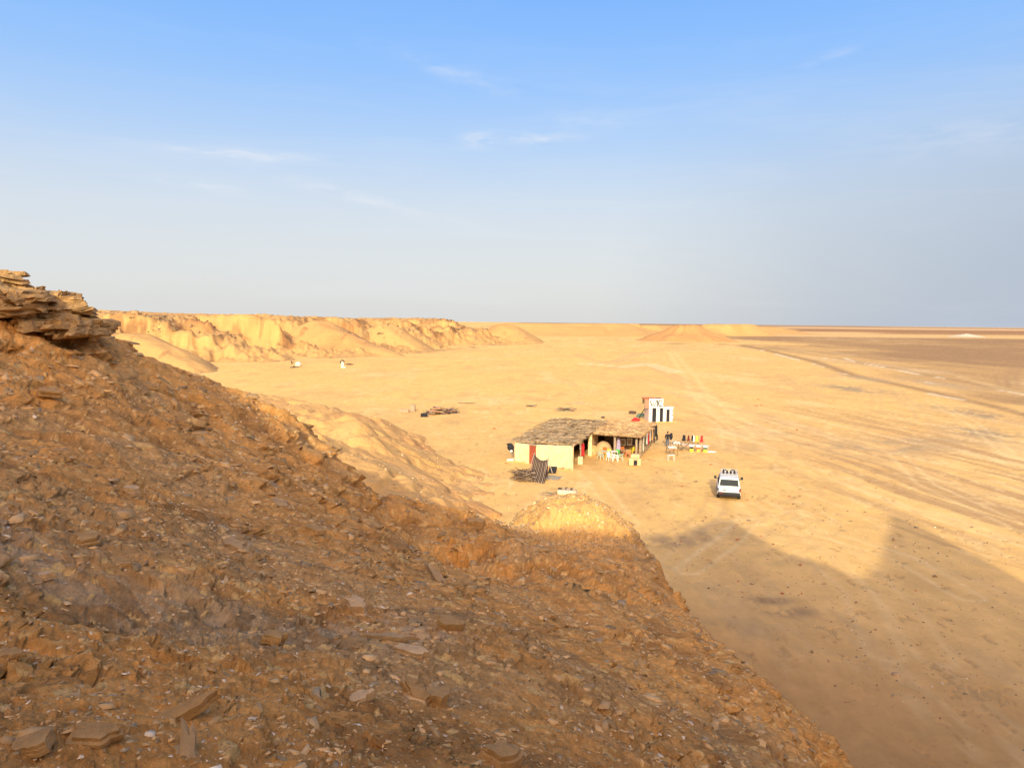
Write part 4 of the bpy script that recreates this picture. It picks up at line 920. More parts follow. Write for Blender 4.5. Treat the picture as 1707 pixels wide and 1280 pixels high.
def table(p, rz, w_, d_, h_, top, legm, label, group=None, name='table', cloth_=None):
    t = empty(name, tuple(p), rz, label, 'table', group)
    m = MB(); m.box((0, 0, h_), (w_, d_, .04)); m.build('tabletop', top, t, bevel=.008)
    for sx in (-1, 1):
        for sy in (-1, 1): m = MB(); m.tube([(sx * (w_ / 2 - .05), sy * (d_ / 2 - .05), 0), (sx * (w_ / 2 - .06), sy * (d_ / 2 - .06), h_ - .02)], .024, 5); m.build('leg', legm, t)
    return t
table(V3(G(1022, 763)), .3, .8, .8, .72, m_pw, m_pw, 'white square plastic table among the chairs in front of the shack')
table(V3(G(1008, 762)), .1, .7, .7, .70, m_pp, m_pp, 'pale green plastic table beside the leftmost chair')
table(V3(G(1040, 761)), .1, .8, .7, .70, m_wood, m_dark, 'brown wooden table between the green and salmon chairs')
for px, py, lab in [(1040, 752, 'pale framed board standing in the shade at the back of the cafe'), (1051, 751, 'grey framed picture leaning in the shade right of the pale board')]:
    p = V3(G(px, py)) + Vector((0, .8, 0)); fr2 = empty('framed_board', tuple(p), -.2, lab, 'board')
    m = MB(); m.box((0, 0, .9), (.6, .04, .8)); m.build('frame', m_white, fr2); m = MB(); m.box((0, -.03, .9), (.4, .03, .55)); m.build('panel', m_wood, fr2)

# ------------------------------------------------------------------ toilet block
w0 = V3(G(1081.5, 703)); w1 = V3(G(1104.5, 703)); w2 = V3(G(1121.5, 703)); rzw = math.atan2((w2 - w0).y, (w2 - w0).x)
k_ = (w1 - w0).length; k2 = (w2 - w1).length
wc = empty('toilet_block', tuple(w0), rzw, 'small white toilet block marked W|C with three black doorways', 'toilet block')
Hh = V3(P(1082, 664.5, w0.y)).z; Hm = V3(P(1090, 680, w0.y)).z; Hl = V3(P(1115, 678.5, w0.y)).z
def bx(name, x0, x1, y0, y1, z0, z1, mat, parent=wc, **kw): m = MB(); m.box(((x0 + x1) / 2, (y0 + y1) / 2, (z0 + z1) / 2), (abs(x1 - x0), abs(y1 - y0), abs(z1 - z0))); return m.build(name, mat, parent, **kw)
u1 = .30 * k_; u2 = u1 + .27 * k_; u3 = u2 + .22 * k_; u4 = u3 + .26 * k_
D0, D1 = 0, .15
bx('front_wall', 0, u1 * .78, D0, D1, -.1, Hm, m_white); bx('front_wall', u1 * 1.0 + .27 * k_ - .08, u3 - .02, D0, D1, -.1, Hm, m_white)
da0, da1 = u1 * .78, u1 + .27 * k_ - .08; db0, db1 = u3 - .02, u4 - .05
bx('front_wall', db1, k_ + .35 * k2, D0, D1, -.1, Hm, m_white); bx('parapet', 0, k_ + .02, D0 - .01, D1 + .01, Hm, Hh, m_white)
dc0, dc1 = k_ + .35 * k2, k_ + .68 * k2; bx('front_wall', dc1, k_ + k2, D0, D1, -.1, Hl - .1, m_white); bx('front_wall', dc0, dc1, D0 + .002, D1, Hm - .22, Hl - .1, m_white); bx('ledge', k_ + .02, k_ + k2 + .08, -.06, D1, Hl - .1, Hl, m_white)
bx('side_wall', 0, .15, D1, 2.6, -.1, Hm + .1, paint('pinkish_plaster', (.66, .50, .40), .9)); bx('side_wall', k_ + k2 - .15, k_ + k2, D1, 1.8, -.1, Hl - .1, m_white); bx('back_wall', 0, k_ + k2, 2.6, 2.75, -.1, Hm, m_clay)
bx('roof', .15, k_ + k2, D1, 2.6, Hm - .02, Hm + .06, m_clay)
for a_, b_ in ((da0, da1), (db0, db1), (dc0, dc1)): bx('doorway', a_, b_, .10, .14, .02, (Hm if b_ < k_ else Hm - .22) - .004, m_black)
bx('roof_sheet', -.75, .5 * k_, .3, 1.6, Hh - .12, Hh + .02, m_rust); bx('roof_sheet', .52 * k_, k_ - .1, .25, 1.2, Hh - .05, Hh + .03, paint('brown_sheet', (.22, .06, .03), .8)); bx('rusty_panel', -.55, -.02, .2, .35, Hm - .1, Hh - .12, paint('brown_panel', (.34, .19, .12), .8, .3)); bx('rusty_panel', -.85, -.58, .5, .7, Hh - .75, Hh - .12, m_dark)
# the letters W | C painted in dark strokes
def stroke(pts, parent, y=-.05, r_=.07, mat=m_black, name='letter', x0=0, z0=0):
    m = MB(); m.tube([(x0 + x, y, z0 + z) for x, z in pts], r_, 6); m.build(name, mat, parent)
lh = (Hh - Hm) * .60; lz = Hm + (Hh - Hm) * .18; 
stroke([(0, lh), (.15 * k_, 0), (.23 * k_, lh * .6), (.30 * k_, 0), (.46 * k_, lh)], wc, x0=.06 * k_, z0=lz)
stroke([(0, lh * 1.15), (0, -.05)], wc, x0=.58 * k_, z0=lz)
stroke([(.27 * k_ * .5 * (1 + math.cos(t)) , lh * .55 + lh * .55 * math.sin(t)) for t in [R(50) + R(260) * i / 14 for i in range(15)]], wc, x0=.67 * k_, z0=lz)
for xx, zz in [(.1, Hm - .25), (.1, Hm * .55), (.1, .3), (u2 + .12, Hm * .8), (u2 + .12, .5), (k_ + .14, Hm * .7), (k_ + .14, .55), (k_ + k2 - .16, Hm * .8), (k_ + k2 - .16, Hm * .5), (k_ + k2 - .16, .3)]:
    m = MB(); m.box((xx + .06, -.012, zz), (.13, .02, .16), ry=.5); m.build('painted_mark', m_dark, wc)
# pole, red heap and slab beside it
q0 = V3(G(1064.5, 697)); q1 = V3(P(1077.5, 677, w0.y + .3)); m = MB(); m.tube([q0, q1], .07, 6); thing_mesh(m, 'leaning_pole', m_black, 'black pole leaning against the left side of the toilet block', 'pole')
pp = V3(G(1064, 703)); m = MB()
for k in range(9): m.ball(tuple(pp + Vector((rnd.uniform(-.8, .55), rnd.uniform(0, .5), rnd.uniform(.15, .4)))), rnd.uniform(.18, .3), 2, (1.2, .8, .8))
thing_mesh(m, 'red_bundle', m_redc, 'bright red heap of cloth behind the shack roof', 'bundle', smooth=True)
pp = V3(G(1070, 696)); m = MB(); m.prism([tuple(pp + Vector(v)) for v in ((-.9, 0, .1), (.35, .1, .2), (.5, .5, .5), (-.6, .4, .4))], (0, 0, .12)); thing_mesh(m, 'green_box', paint('dull_green', (.10, .16, .11), .8), 'dull green panel lying at the foot of the leaning pole', 'panel')
pp = V3(G(1054, 690)); m = MB(); m.prism([tuple(pp + Vector(v)) for v in ((-.6, 0, .05), (.5, -.1, .05), (.7, .3, .1), (-.3, .4, .2))], (0, 0, .3)); thing_mesh(m, 'dark_slab', m_dark, 'dark slab lying on the sand left of the leaning pole', 'slab', bevel=.03)

# ------------------------------------------------------------------ striped tent, brush and rubble
tb0, tb1 = V3(G(878, 803)), V3(G(907, 807)); tp0 = V3(P(891, 757, 71.8)); tp1 = V3(P(914, 765.5, 70.8))
tent = empty('striped_tent', tuple(tb0), 0, 'sagging brown striped woven tent standing in front of the yellow house', 'tent'); O3 = tent.location
tcs = [(.10, .055, .03), (.30, .19, .11), (.07, .04, .025), (.38, .26, .15), (.13, .07, .04), (.44, .32, .20), (.08, .05, .03), (.22, .13, .07)]
NS = 30; vs = []; cs = []; qs = []
for side in (0, 1):
    for i in range(NS):
        cc = tcs[(i * 5 + i // 3) % 8]; 
        for e in (i, i + 1):
            t = e / NS
            topp = tp0.lerp(tp1, t) + Vector((0, 0, -.42 * abs(math.sin(3.1416 * t)) ** .9 * (1 - .3 * t)))
            b_ = (tb0.lerp(tb1, t) if side == 0 else tb0.lerp(tb1, t) + Vector((.4, 2.3, 0)))
            for j in range(9):
                v = j / 8; p = topp.lerp(b_, v) - O3; p += Vector((0, (-.12 if side == 0 else .12) * math.sin(v * 3.14), -.16 * math.sin(v * 3.14))) + Vector((0, (.05 if e % 2 else -.04), 0))
                vs.append(tuple(p)); cs.append(cc)
        k = len(vs) - 18
        for j in range(8): qs.append((k + j, k + 9 + j, k + 10 + j, k + j + 1))
o = np_mesh('cloth', np.array(vs), np.array(qs), m_tint, np.array(cs)); o.parent = tent; x = o.modifiers.new('solid', 'SOLIDIFY'); x.thickness = .04
for t in (0, 1):
    m = MB(); a_ = (tb0, tb1)[t] + Vector((0, 1.1, 0)); m.tube([a_ - O3, (tp0, tp1)[t] - O3 + Vector((0, 0, .12))], .05, 6); m.build('pole', m_wood, tent)
m = MB(); m.tube([tp1 - O3, V3(G(921, 789)) - O3], .03, 5); m.build('guy_rope', m_white, tent)
pp = V3(G(921, 789)); m = MB(); m.prism([tuple(pp + Vector(v)) for v in ((-.45, 0, 0), (.3, -.1, 0), (.35, .35, 0), (-.4, .4, 0))], (.15, 0, .62)); thing_mesh(m, 'black_box', m_black, 'black box between the striped tent and the yellow house wall', 'box', bevel=.05)
pp = V3(G(921, 797)); m = MB(); rows = [[pp + Vector((x + .25 * y, y, .05 + .05 * math.sin(x * 5 + y * 3))) for x in np.linspace(-.75, .75, 9)] for y in np.linspace(-.9, .9, 9)]; m.sheet(rows); thing_mesh(m, 'ground_sheet', paint('grey_tarp', (.36, .30, .20), .9, .15, 3), 'grey-green sheet spread on the sand right of the striped tent', 'ground sheet', solid=.02)
lst = []
for k in range(150):
    a_ = V3(G(rnd.uniform(873, 893), rnd.uniform(795, 806))); tipx = rnd.choice([rnd.uniform(856, 878), rnd.uniform(862, 882), rnd.uniform(850, 870)]); b_ = V3(G(tipx, rnd.uniform(789, 805))); 
    lst.append((a_ + Vector((0, 0, rnd.uniform(.1, .9))), b_ + Vector((0, 0, rnd.uniform(.05, .55))), rnd.uniform(.03, .07), .03, jit(rnd.choice([(.14, .085, .05), (.26, .17, .10), (.40, .30, .20), (.09, .06, .04)]), .3)))
for px, py in [(846, 788), (850, 799), (853, 785), (858, 781)]: lst.append((V3(G(880, 797), .4), V3(G(px, py), .15), .05, .04, (.16, .10, .06)))
tag(sticks('brush_pile', lst), 'brown heap of dry branches fanned out left of the striped tent', 'brush pile')
pp = V3(G(946, 826)); lw = empty('low_white_wall', tuple(pp), -.25, 'low ruined white block topped with dark brown stones above the sandy knob', 'ruin')
m = MB(); m.prism([(-.9, 0, 0), (.75, -.05, 0), (.7, .8, 0), (-.85, .8, 0)], (0, 0, .42)); m.build('wall', paint('dirty_white', (.62, .52, .36), .9, .25, 3), lw, bevel=.1)
for k in range(6): m = MB(); m.ball((-.7 + .25 * k + rnd.uniform(-.05, .05), .35 + rnd.uniform(-.2, .2), .5), .2, 1, (1.1, .9, .6)); m.build('stone', m_wood if k % 2 else m_dark, lw)
def pile(px0, px1, py, n_, h_, cols, label, seed, spread=.5, name='wood_pile', cat='wood pile', thick=.1, ln=(0.8, 2.2)):
    q = random.Random(seed); a_ = V3(G(px0, py)); b_ = V3(G(px1, py)); l_ = []
    for k in range(n_):
        t = q.random(); c_ = a_.lerp(b_, t) + Vector((0, q.uniform(-spread, spread) * 2, max(.04, h_ * (1 - abs(2 * t - 1) ** 1.5) * q.random())))
        an = q.gauss(0, .5); L2 = q.uniform(*ln) / 2; dr_ = Vector((math.cos(an), math.sin(an), q.uniform(-.2, .2)))
        if c_.z - abs(dr_.z) * L2 < .0: dr_.z *= .2
        cc = q.choice(cols); l_.append((c_ - dr_ * L2, c_ + dr_ * L2, q.uniform(.5, 1.3) * thick, q.uniform(.4, 1) * thick, tuple(x * q.uniform(.7, 1.2) for x in cc)))
    return tag(sticks(name, l_), label, cat)
wc_ = [(.34, .23, .15), (.18, .11, .07), (.50, .36, .24), (.10, .07, .05)]
pile(712, 758, 689, 95, 1.1, wc_, 'largest heap of old planks and beams on the sand, left of the camp', 41, 1.2, thick=.16)
pile(930, 955, 684, 40, .45, wc_, 'small low heap of dark planks behind the shack roof', 42, .8, thick=.13)
pile(905, 936, 825, 34, .2, [(.30, .21, .14), (.42, .31, .2)], 'thin twigs scattered left of the low white ruin', 43, .35, 'twigs', 'twigs', .04, (.5, 1.3))
pile(950, 980, 673, 9, .06, wc_, 'few loose planks lying flat behind the small plank heap', 44, .5, 'loose_planks', 'planks', .12, (2, 3.6))
pile(880, 893, 678, 9, .3, wc_, 'scrap of dark sticks on the sand left of the small plank heap', 45, .3, 'scrap_wood', 'sticks', .12, (.6, 1.5))
pile(768, 783, 672, 3, .1, wc_, 'long single branch on the sand right of the largest plank heap', 46, .2, 'branch', 'branch', .1, (2, 3))
pp = V3(G(674, 688)); m = MB(); m.box(tuple(pp + Vector((0, 0, .3))), (1.5, .6, .5), -.1); cr1 = thing_mesh(m, 'wooden_crate', paint('crate_wood', (.42, .28, .18), .9, .3, 4), 'long wooden crate lying left of the black box on the open sand', 'crate', bevel=.03)
pp = V3(G(688, 686)); m = MB(); m.box(tuple(pp + Vector((0, .1, .55))), (.75, .6, 1.05), -.1); thing_mesh(m, 'wooden_box', m_wood, 'upright grey wooden box at the end of the long crate', 'box', bevel=.03)
pp = V3(G(707, 695)); m = MB(); m.box(tuple(pp + Vector((0, 0, .28))), (1.05, .6, .52), .15); thing_mesh(m, 'dark_case', m_black, 'black case on the open sand in front of the largest plank heap', 'case', bevel=.05)
pp = V3(G(1005, 697)); m = MB(); m.ball(tuple(pp + Vector((0, 0, .1))), .3, 1, (1.2, 1, .7)); thing_mesh(m, 'dark_stone', m_dark, 'lone dark stone on the sand just behind the shack roof', 'stone')
# far white things on the sand below the scarp
pp = V3(G(570.5, 614)); fz_ = empty('white_marker', tuple(pp), 0, 'tall white marker with a black arched top far off on the sand', 'marker')
m = MB(); m.prism([(-.45, 0, 0), (.45, 0, 0), (.35, .6, 0), (-.35, .6, 0)], (.05, 0, 1.9)); m.build('post', m_far, fz_, bevel=.08)
m = MB(); m.tube([(-.55, 0, 1.4), (-.5, 0, 2.1), (0, 0, 2.6), (.5, 0, 2.2), (.6, 0, 1.8)], .16, 6); m.build('arch', m_black, fz_)
m = MB(); m.ball((.6, -.6, .3), .6, 2, (1.2, .8, .6)); m.build('stone_base', m_far, fz_)
pile(575, 590, 609, 30, .7, [(.36, .22, .13), (.2, .13, .08)], 'brown brushwood beside the tall white marker far off', 47, .8, 'brushwood', 'brushwood', .14, (1, 2.5))
pp = V3(G(497, 612)); m = MB(); m.ball(tuple(pp + Vector((0, 0, .85))), 1.0, 2, (1, .8, .85)); thing_mesh(m, 'white_tank', m_far, 'round white tank far off on the sand left of the marker', 'tank', smooth=True)
pp = V3(G(494.5, 613)); m = MB(); m.box(tuple(pp + Vector((.2, -.3, .2))), (1.1, .5, .4)); thing_mesh(m, 'tank_block', m_dark, 'dark block under the round white tank', 'block', bevel=.04)
pp = V3(G(488, 614)); m = MB(); m.box(tuple(pp + Vector((0, 0, .2))), (1.5, .4, .4)); m.ball(tuple(pp + Vector((.3, 0, .45))), .35, 1); thing_mesh(m, 'dark_sack', m_dark, 'dark sack lying nearer than the round white tank', 'sack')
pp = V3(G(487, 608)); m = MB(); m.tube([pp, pp + Vector((-.3, 0, 1.3))], .16, 6); m.tube([pp + Vector((0, 0, .6)), pp + Vector((.7, 0, .9))], .12, 6); thing_mesh(m, 'dark_stump', m_dark, 'dark forked stump left of the round white tank', 'stump')

# ------------------------------------------------------------------ market tables, garments
tg = 'tables of souvenirs beside the shack'
ta = math.atan2(1, .25)
t1 = table(V3(G(1118.5, 768)), .12, .72, .45, .62, m_white, m_white, 'bare white bench at the near end of the souvenir tables', tg)
t2 = table(V3(G(1120, 758)), .12, 1.0, 1.3, .72, m_wood, m_dark, 'souvenir table covered with white boxes, just behind the bare bench', tg)
t3 = table(V3(G(1127, 750)), .12, 1.1, 1.3, .75, m_wood, m_dark, 'souvenir table with white bowls, farthest of the row going back', tg)
def ware(base, off, size, mat, label, cat, group, rz=0.0, kind='box'):
    p = Vector(base) + Vector(off)
    m = MB()
    if kind == 'box': m.box((0, 0, size[2] / 2), size)
    else: m.tube([(0, 0, 0), (0, 0, size[2] * .5), (0, 0, size[2])], [size[0] * .3, size[0] * .5, size[0] * .42], 10)
    o = m.build('souvenir_' + ('box' if kind == 'box' else 'bowl'), mat, None, bevel=.01 if kind == 'box' else 0); o.location = p; o.rotation_euler.z = rz
    return tag(o, label, cat, group)
wr_ = random.Random(5)
for k in range(8):
    x_, y_ = -.3 + .28 * (k % 3), -.45 + .32 * (k // 3); ware(t2.location, (x_, y_, .742), (.22, .24, wr_.uniform(.12, .3)), (m_white, m_white, m_pp)[k % 3], 'small pale box on the table just behind the bare bench', 'box', 'boxes on the second souvenir table', wr_.uniform(-.3, .3))
for k in range(3): ware(t2.location, (-.25 + .25 * k, -.57, .742), (.16, .14, .08), m_rust, 'flat dark red piece at the near edge of the second souvenir table', 'souvenir', 'dark red pieces on the second souvenir table')
for k in range(8):
    x_, y_ = -.35 + .3 * (k % 3), -.45 + .36 * (k // 3); ware(t3.location, (x_, y_, .772), (.26, .24, .2), m_white if k != 3 else m_black, 'white bowl on the farthest table of the row' if k != 3 else 'black bowl among the white ones on the farthest table', 'bowl', 'white bowls on the farthest souvenir table' if k != 3 else None, 0, 'bowl')
# long trestle going right, with crates
a_ = V3(G(1134, 751)); b_ = V3(G(1181, 754)); a_.z = b_.z = 0
tr = empty('trestle_stand', tuple(a_), math.atan2((b_ - a_).y, (b_ - a_).x), 'long low trestle stand of crossed poles right of the souvenir tables', 'stand'); LL = (b_ - a_).length
m = MB()
for k in range(6): m.box((LL * .5, .3 + .12 * k, .5 + .03 * k), (LL, .09, .03))
m.build('slats', paint('pale_slats', (.66, .47, .33), .9), tr)
for k in range(5):
    x_ = .15 + (LL - .3) * k / 4; m = MB(); m.tube([(x_ - .25, .1, 0), (x_ + .25, .2, .75)], .03, 5); m.tube([(x_ + .25, .1, 0), (x_ - .25, .2, .75)], .03, 5); m.build('crossed_legs', m_wood, tr)
m = MB(); m.tube([(-.1, .1, .05), (.95, -.1, .85)], .035, 5); m.build('brace', m_dark, tr)
cg = 'yellow crates with lids along the trestle stand'
for k, (px, lab, cb, cl_) in enumerate([(1152.5, 'yellow crate with a black and white lid, nearest the tables', m_py, m_black), (1164, 'orange crate with a brown lid between two yellow crates', paint('amber_plastic', (.72, .42, .08), .6), m_rust), (1175.5, 'yellow crate with a dark green and white lid at the far right end', m_py, paint('dark_green', (.04, .10, .06), .6))]):
    p = V3(G(px, 752.5 + k * .6)); cr_ = empty('lidded_crate', tuple(p), -.1, lab, 'crate', cg)
    m = MB(); m.prism([(-.2, -.16, 0), (.2, -.16, 0), (.2, .16, 0), (-.2, .16, 0)], (0, 0, .33)); m.build('box', cb, cr_, bevel=.02)
    m = MB(); m.box((0, .02, .44), (.40, .36, .2)); m.build('contents', cl_, cr_, bevel=.03); m = MB(); m.box((0, .12, .62), (.46, .34, .14), rx=.25); m.build('lid', m_white, cr_, bevel=.02)
rk = random.Random(8)
for k in range(14):
    p = tr.matrix_basis @ Vector((.2 + LL * .93 * k / 14, .35 + .3 * rk.random(), .68)); m = MB(); m.ball((0, 0, 0), .09 + .05 * rk.random(), 1, (1.2, 1, .7)); o = m.build('crystal', (m_white, paint('pink_crystal', (.72, .42, .32), .6))[k % 2]); o.location = p
    tag(o, ('small white crystal lump lying on the trestle stand', 'small pink crystal lump lying on the trestle stand')[k % 2], 'crystal', ('white crystals on the trestle stand', 'pink crystals on the trestle stand')[k % 2])
pp = V3(G(1185, 753.5)); m = MB(); m.ball(tuple(pp), .55, 2, (1.3, .7, .25)); thing_mesh(m, 'salt_heap', m_white, 'little heap of white salt past the right end of the trestle', 'salt heap', smooth=True)
cl0 = V3(P(1136, 724.5, 88.5)); cl1 = V3(P(1174, 726, 87.5)); ro = empty('clothes_line', (cl0.x, cl0.y, 0), 0, 'rope strung on two poles behind the trestle stand', 'clothes line')
for e in (cl0, cl1): m = MB(); m.tube([Vector((e.x - cl0.x, e.y - cl0.y, 0)), Vector((e.x - cl0.x, e.y - cl0.y, e.z + .06))], .025, 6); m.build('pole', m_wood, ro)
m = MB(); m.tube([cl0.lerp(cl1, t / 8) - ro.location - Vector((0, 0, .05 * math.sin(3.14 * t / 8))) for t in range(9)], .012, 5); m.build('rope', m_wood, ro)
gg = 'garments hung on the rope'
for k, (px, mat_, lab, w_, h_) in enumerate([(1140.5, m_black, 'black and olive garment hung at the left end of the rope', .38, .72), (1148, paint('maroon_cloth', (.16, .025, .02), .8), 'maroon garment second from the left on the rope', .25, .68), (1154.5, m_black, 'narrow black garment in the middle of the rope', .22, .66), (1157, m_white, 'white garment beside the narrow black one on the rope', .2, .74), (1162, paint('amber_cloth', (.80, .48, .07), .8), 'amber yellow garment on the rope', .3, .74), (1170, m_redc, 'red garment at the right end of the rope', .3, .78)]):
    t = (px - 1136) / 38; p = cl0.lerp(cl1, t); cloth(p - Vector((0, .02, .05 * math.sin(3.14 * t))), w_ * 1.3, h_, mat_, lab, 'garment', gg, 60 + k, 'garment')

# ------------------------------------------------------------------ person
def skin_body(name, joints, edges, mat, parent=None, root=0, sub=2):
    me = bpy.data.meshes.new(name); me.from_pydata([j[:3] for j in joints], edges, []); me.materials.append(mat)
    o = bpy.data.objects.new(name, me); C.objects.link(o); o.parent = parent
    s = o.modifiers.new('skin', 'SKIN'); s.use_smooth_shade = True
    for i, j in enumerate(joints): me.skin_vertices[0].data[i].radius = (j[3], j[4] if len(j) > 4 else j[3]); me.skin_vertices[0].data[i].use_root = (i == root)
    x = o.modifiers.new('sub', 'SUBSURF'); x.levels = sub; x.render_levels = sub
    return o
per = empty('person', tuple(V3(G(1112.5, 744.5))), -.15, 'person in a dark jacket and blue jeans walking away between the shack and the tables', 'person')
m_skin = paint('skin', (.30, .16, .10), .6); m_jean = paint('jeans', (.10, .12, .17), .85); m_jack = paint('dark_jacket', (.018, .016, .02), .85)
J = [(0, 0, .95, .14, .11), (0, .01, 1.15, .13, .10), (0, .02, 1.38, .15, .11), (0, .03, 1.50, .06), (0, .05, 1.60, .075, .085), (0, .05, 1.70, .085, .095), (0, .04, 1.78, .05),
     (-.19, .02, 1.42, .06), (-.26, .04, 1.16, .045), (-.27, .12, .93, .035), (-.27, .15, .84, .04, .02), (.19, .02, 1.42, .06), (.27, 0, 1.16, .045), (.30, .10, .95, .035), (.30, .14, .86, .04, .02),
     (-.10, 0, .88, .095), (-.11, .10, .50, .065), (-.11, .06, .09, .045), (-.11, .2, .04, .045, .035), (.10, 0, .88, .095), (.11, -.03, .50, .065), (.12, -.16, .12, .045), (.12, -.04, .05, .045, .035),
     (-.30, .17, .78, .012), (-.27, .18, .765, .012), (-.245, .18, .77, .012), (-.22, .16, .83, .013), (.30, .17, .79, .012), (.325, .16, .79, .012), (.275, .17, .785, .012), (.25, .15, .84, .013)]
E_ = [(0, 1), (1, 2), (2, 3), (3, 4), (4, 5), (5, 6), (2, 7), (7, 8), (8, 9), (9, 10), (2, 11), (11, 12), (12, 13), (13, 14), (0, 15), (15, 16), (16, 17), (17, 18), (0, 19), (19, 20), (20, 21), (21, 22), (10, 23), (10, 24), (10, 25), (10, 26), (14, 27), (14, 28), (14, 29), (14, 30)]
skin_body('body', J, E_, m_skin, per)
JJ = [(0, 0, .80, .19, .15), (0, .01, 1.15, .16, .13), (0, .02, 1.40, .18, .13), (0, .03, 1.50, .09), (-.19, .02, 1.42, .085), (-.26, .04, 1.16, .07), (-.27, .11, .95, .052), (.19, .02, 1.42, .085), (.27, 0, 1.16, .07), (.30, .09, .97, .052)]
skin_body('jacket', JJ, [(0, 1), (1, 2), (2, 3), (2, 4), (4, 5), (5, 6), (2, 7), (7, 8), (8, 9)], m_jack, per)
JT = [(0, 0, 1.02, .16, .125), (-.10, 0, .86, .115), (-.11, .10, .50, .085), (-.11, .06, .12, .07), (.10, 0, .86, .115), (.11, -.03, .50, .085), (.12, -.15, .15, .07)]
skin_body('trousers', JT, [(0, 1), (1, 2), (2, 3), (0, 4), (4, 5), (5, 6)], m_jean, per)
for x_, y_ in ((-.11, .12), (.12, -.11)): m = MB(); m.ball((x_, y_, .055), .1, 2, (.55, 1.45, .55)); m.build('shoe', m_black, per, smooth=True)
m = MB(); m.ball((0, .03, 1.73), .115, 2, (.92, 1.05, 1.0)); m.build('hair', m_black, per, smooth=True)
bp = Vector(per.location) + Vector((.40, .02, 0)); m = MB(); rows = []
m.ball(tuple(bp + Vector((0, 0, 1.22))), .24, 3, (.85, .6, 1.7)); m.ball(tuple(bp + Vector((.03, 0, 1.52))), .14, 2, (1.1, .8, .9)); thing_mesh(m, 'black_coat', m_jack, 'black coat bundled and held at the right side of the walking person', 'coat', smooth=True)

# ------------------------------------------------------------------ the white off-road car
mc_w = material('white_car_paint', (.74, .75, .72), .45, var=.03, vscale=2, spec=.3); mc_g = material('car_glass', (.03, .034, .04), .5, spec=.08); mc_k = material('black_trim', (.025, .025, .028), .6); mc_t = material('tyre_rubber', (.03, .028, .026), .9); mc_r = material('tail_lamp', (.16, .02, .02), .3); mc_s = material('rack_metal', (.62, .60, .55), .4, metal=.4); mc_rim = material('wheel_rim', (.55, .54, .5), .4, metal=.5)
rl, rr5 = V3(G(1195, 828.5)), V3(G(1229.5, 830.5)); mid_ = (rl + rr5) / 2
CAR_RZ = -R(15); car = empty('offroad_car', (mid_.x + .42, mid_.y + 1.2, 0), CAR_RZ, 'white off-road car with a roof rack parked alone on the sand, seen from behind', 'car')
def loft(secs, name, mat, parent, bevel=.04, cap=True):
    m = MB(); rg = [[m.bm.verts.new(p) for p in s] for s in secs]; n_ = len(secs[0])
    for a_, b_ in zip(rg, rg[1:]):
        for k in range(n_): m.bm.faces.new((a_[k], a_[(k + 1) % n_], b_[(k + 1) % n_], b_[k]))
    m.bm.faces.new(rg[0]); m.bm.faces.new(rg[-1][::-1]); return m.build(name, mat, parent, bevel=bevel, smooth=False)
def sec(y, hw, z0, z1, hw1=None): h1 = hw1 if hw1 is not None else hw; return [(-hw * .97, y, z0), (hw * .97, y, z0), (hw, y, z0 + .3 * (z1 - z0)), (hw, y, z0 + .75 * (z1 - z0)), (h1, y, z1), (-h1, y, z1), (-hw, y, z0 + .75 * (z1 - z0)), (-hw, y, z0 + .3 * (z1 - z0))]
body = loft([sec(-2.36, .90, .58, 1.10, .88), (sec(-2.2, .93, .50, 1.14, .89)), sec(.8, .94, .48, 1.14, .89), sec(2.1, .92, .50, 1.10, .84), sec(2.42, .84, .58, 1.02, .78)], 'body', mc_w, car, .05)
def gsec(y, hb, ht, z0, z1): return [(-hb, y, z0), (hb, y, z0), (ht, y, z1 - .06), (ht - .09, y, z1), (-ht + .09, y, z1), (-ht, y, z1 - .06)]
cab = loft([gsec(-2.30, .87, .80, 1.12, 1.20), gsec(-2.14, .87, .76, 1.12, 1.78), gsec(-1.95, .87, .75, 1.12, 1.86), gsec(.2, .87, .74, 1.12, 1.87), gsec(.45, .87, .72, 1.12, 1.80), gsec(1.05, .85, .78, 1.12, 1.17)], 'cabin', mc_w, car, .04)
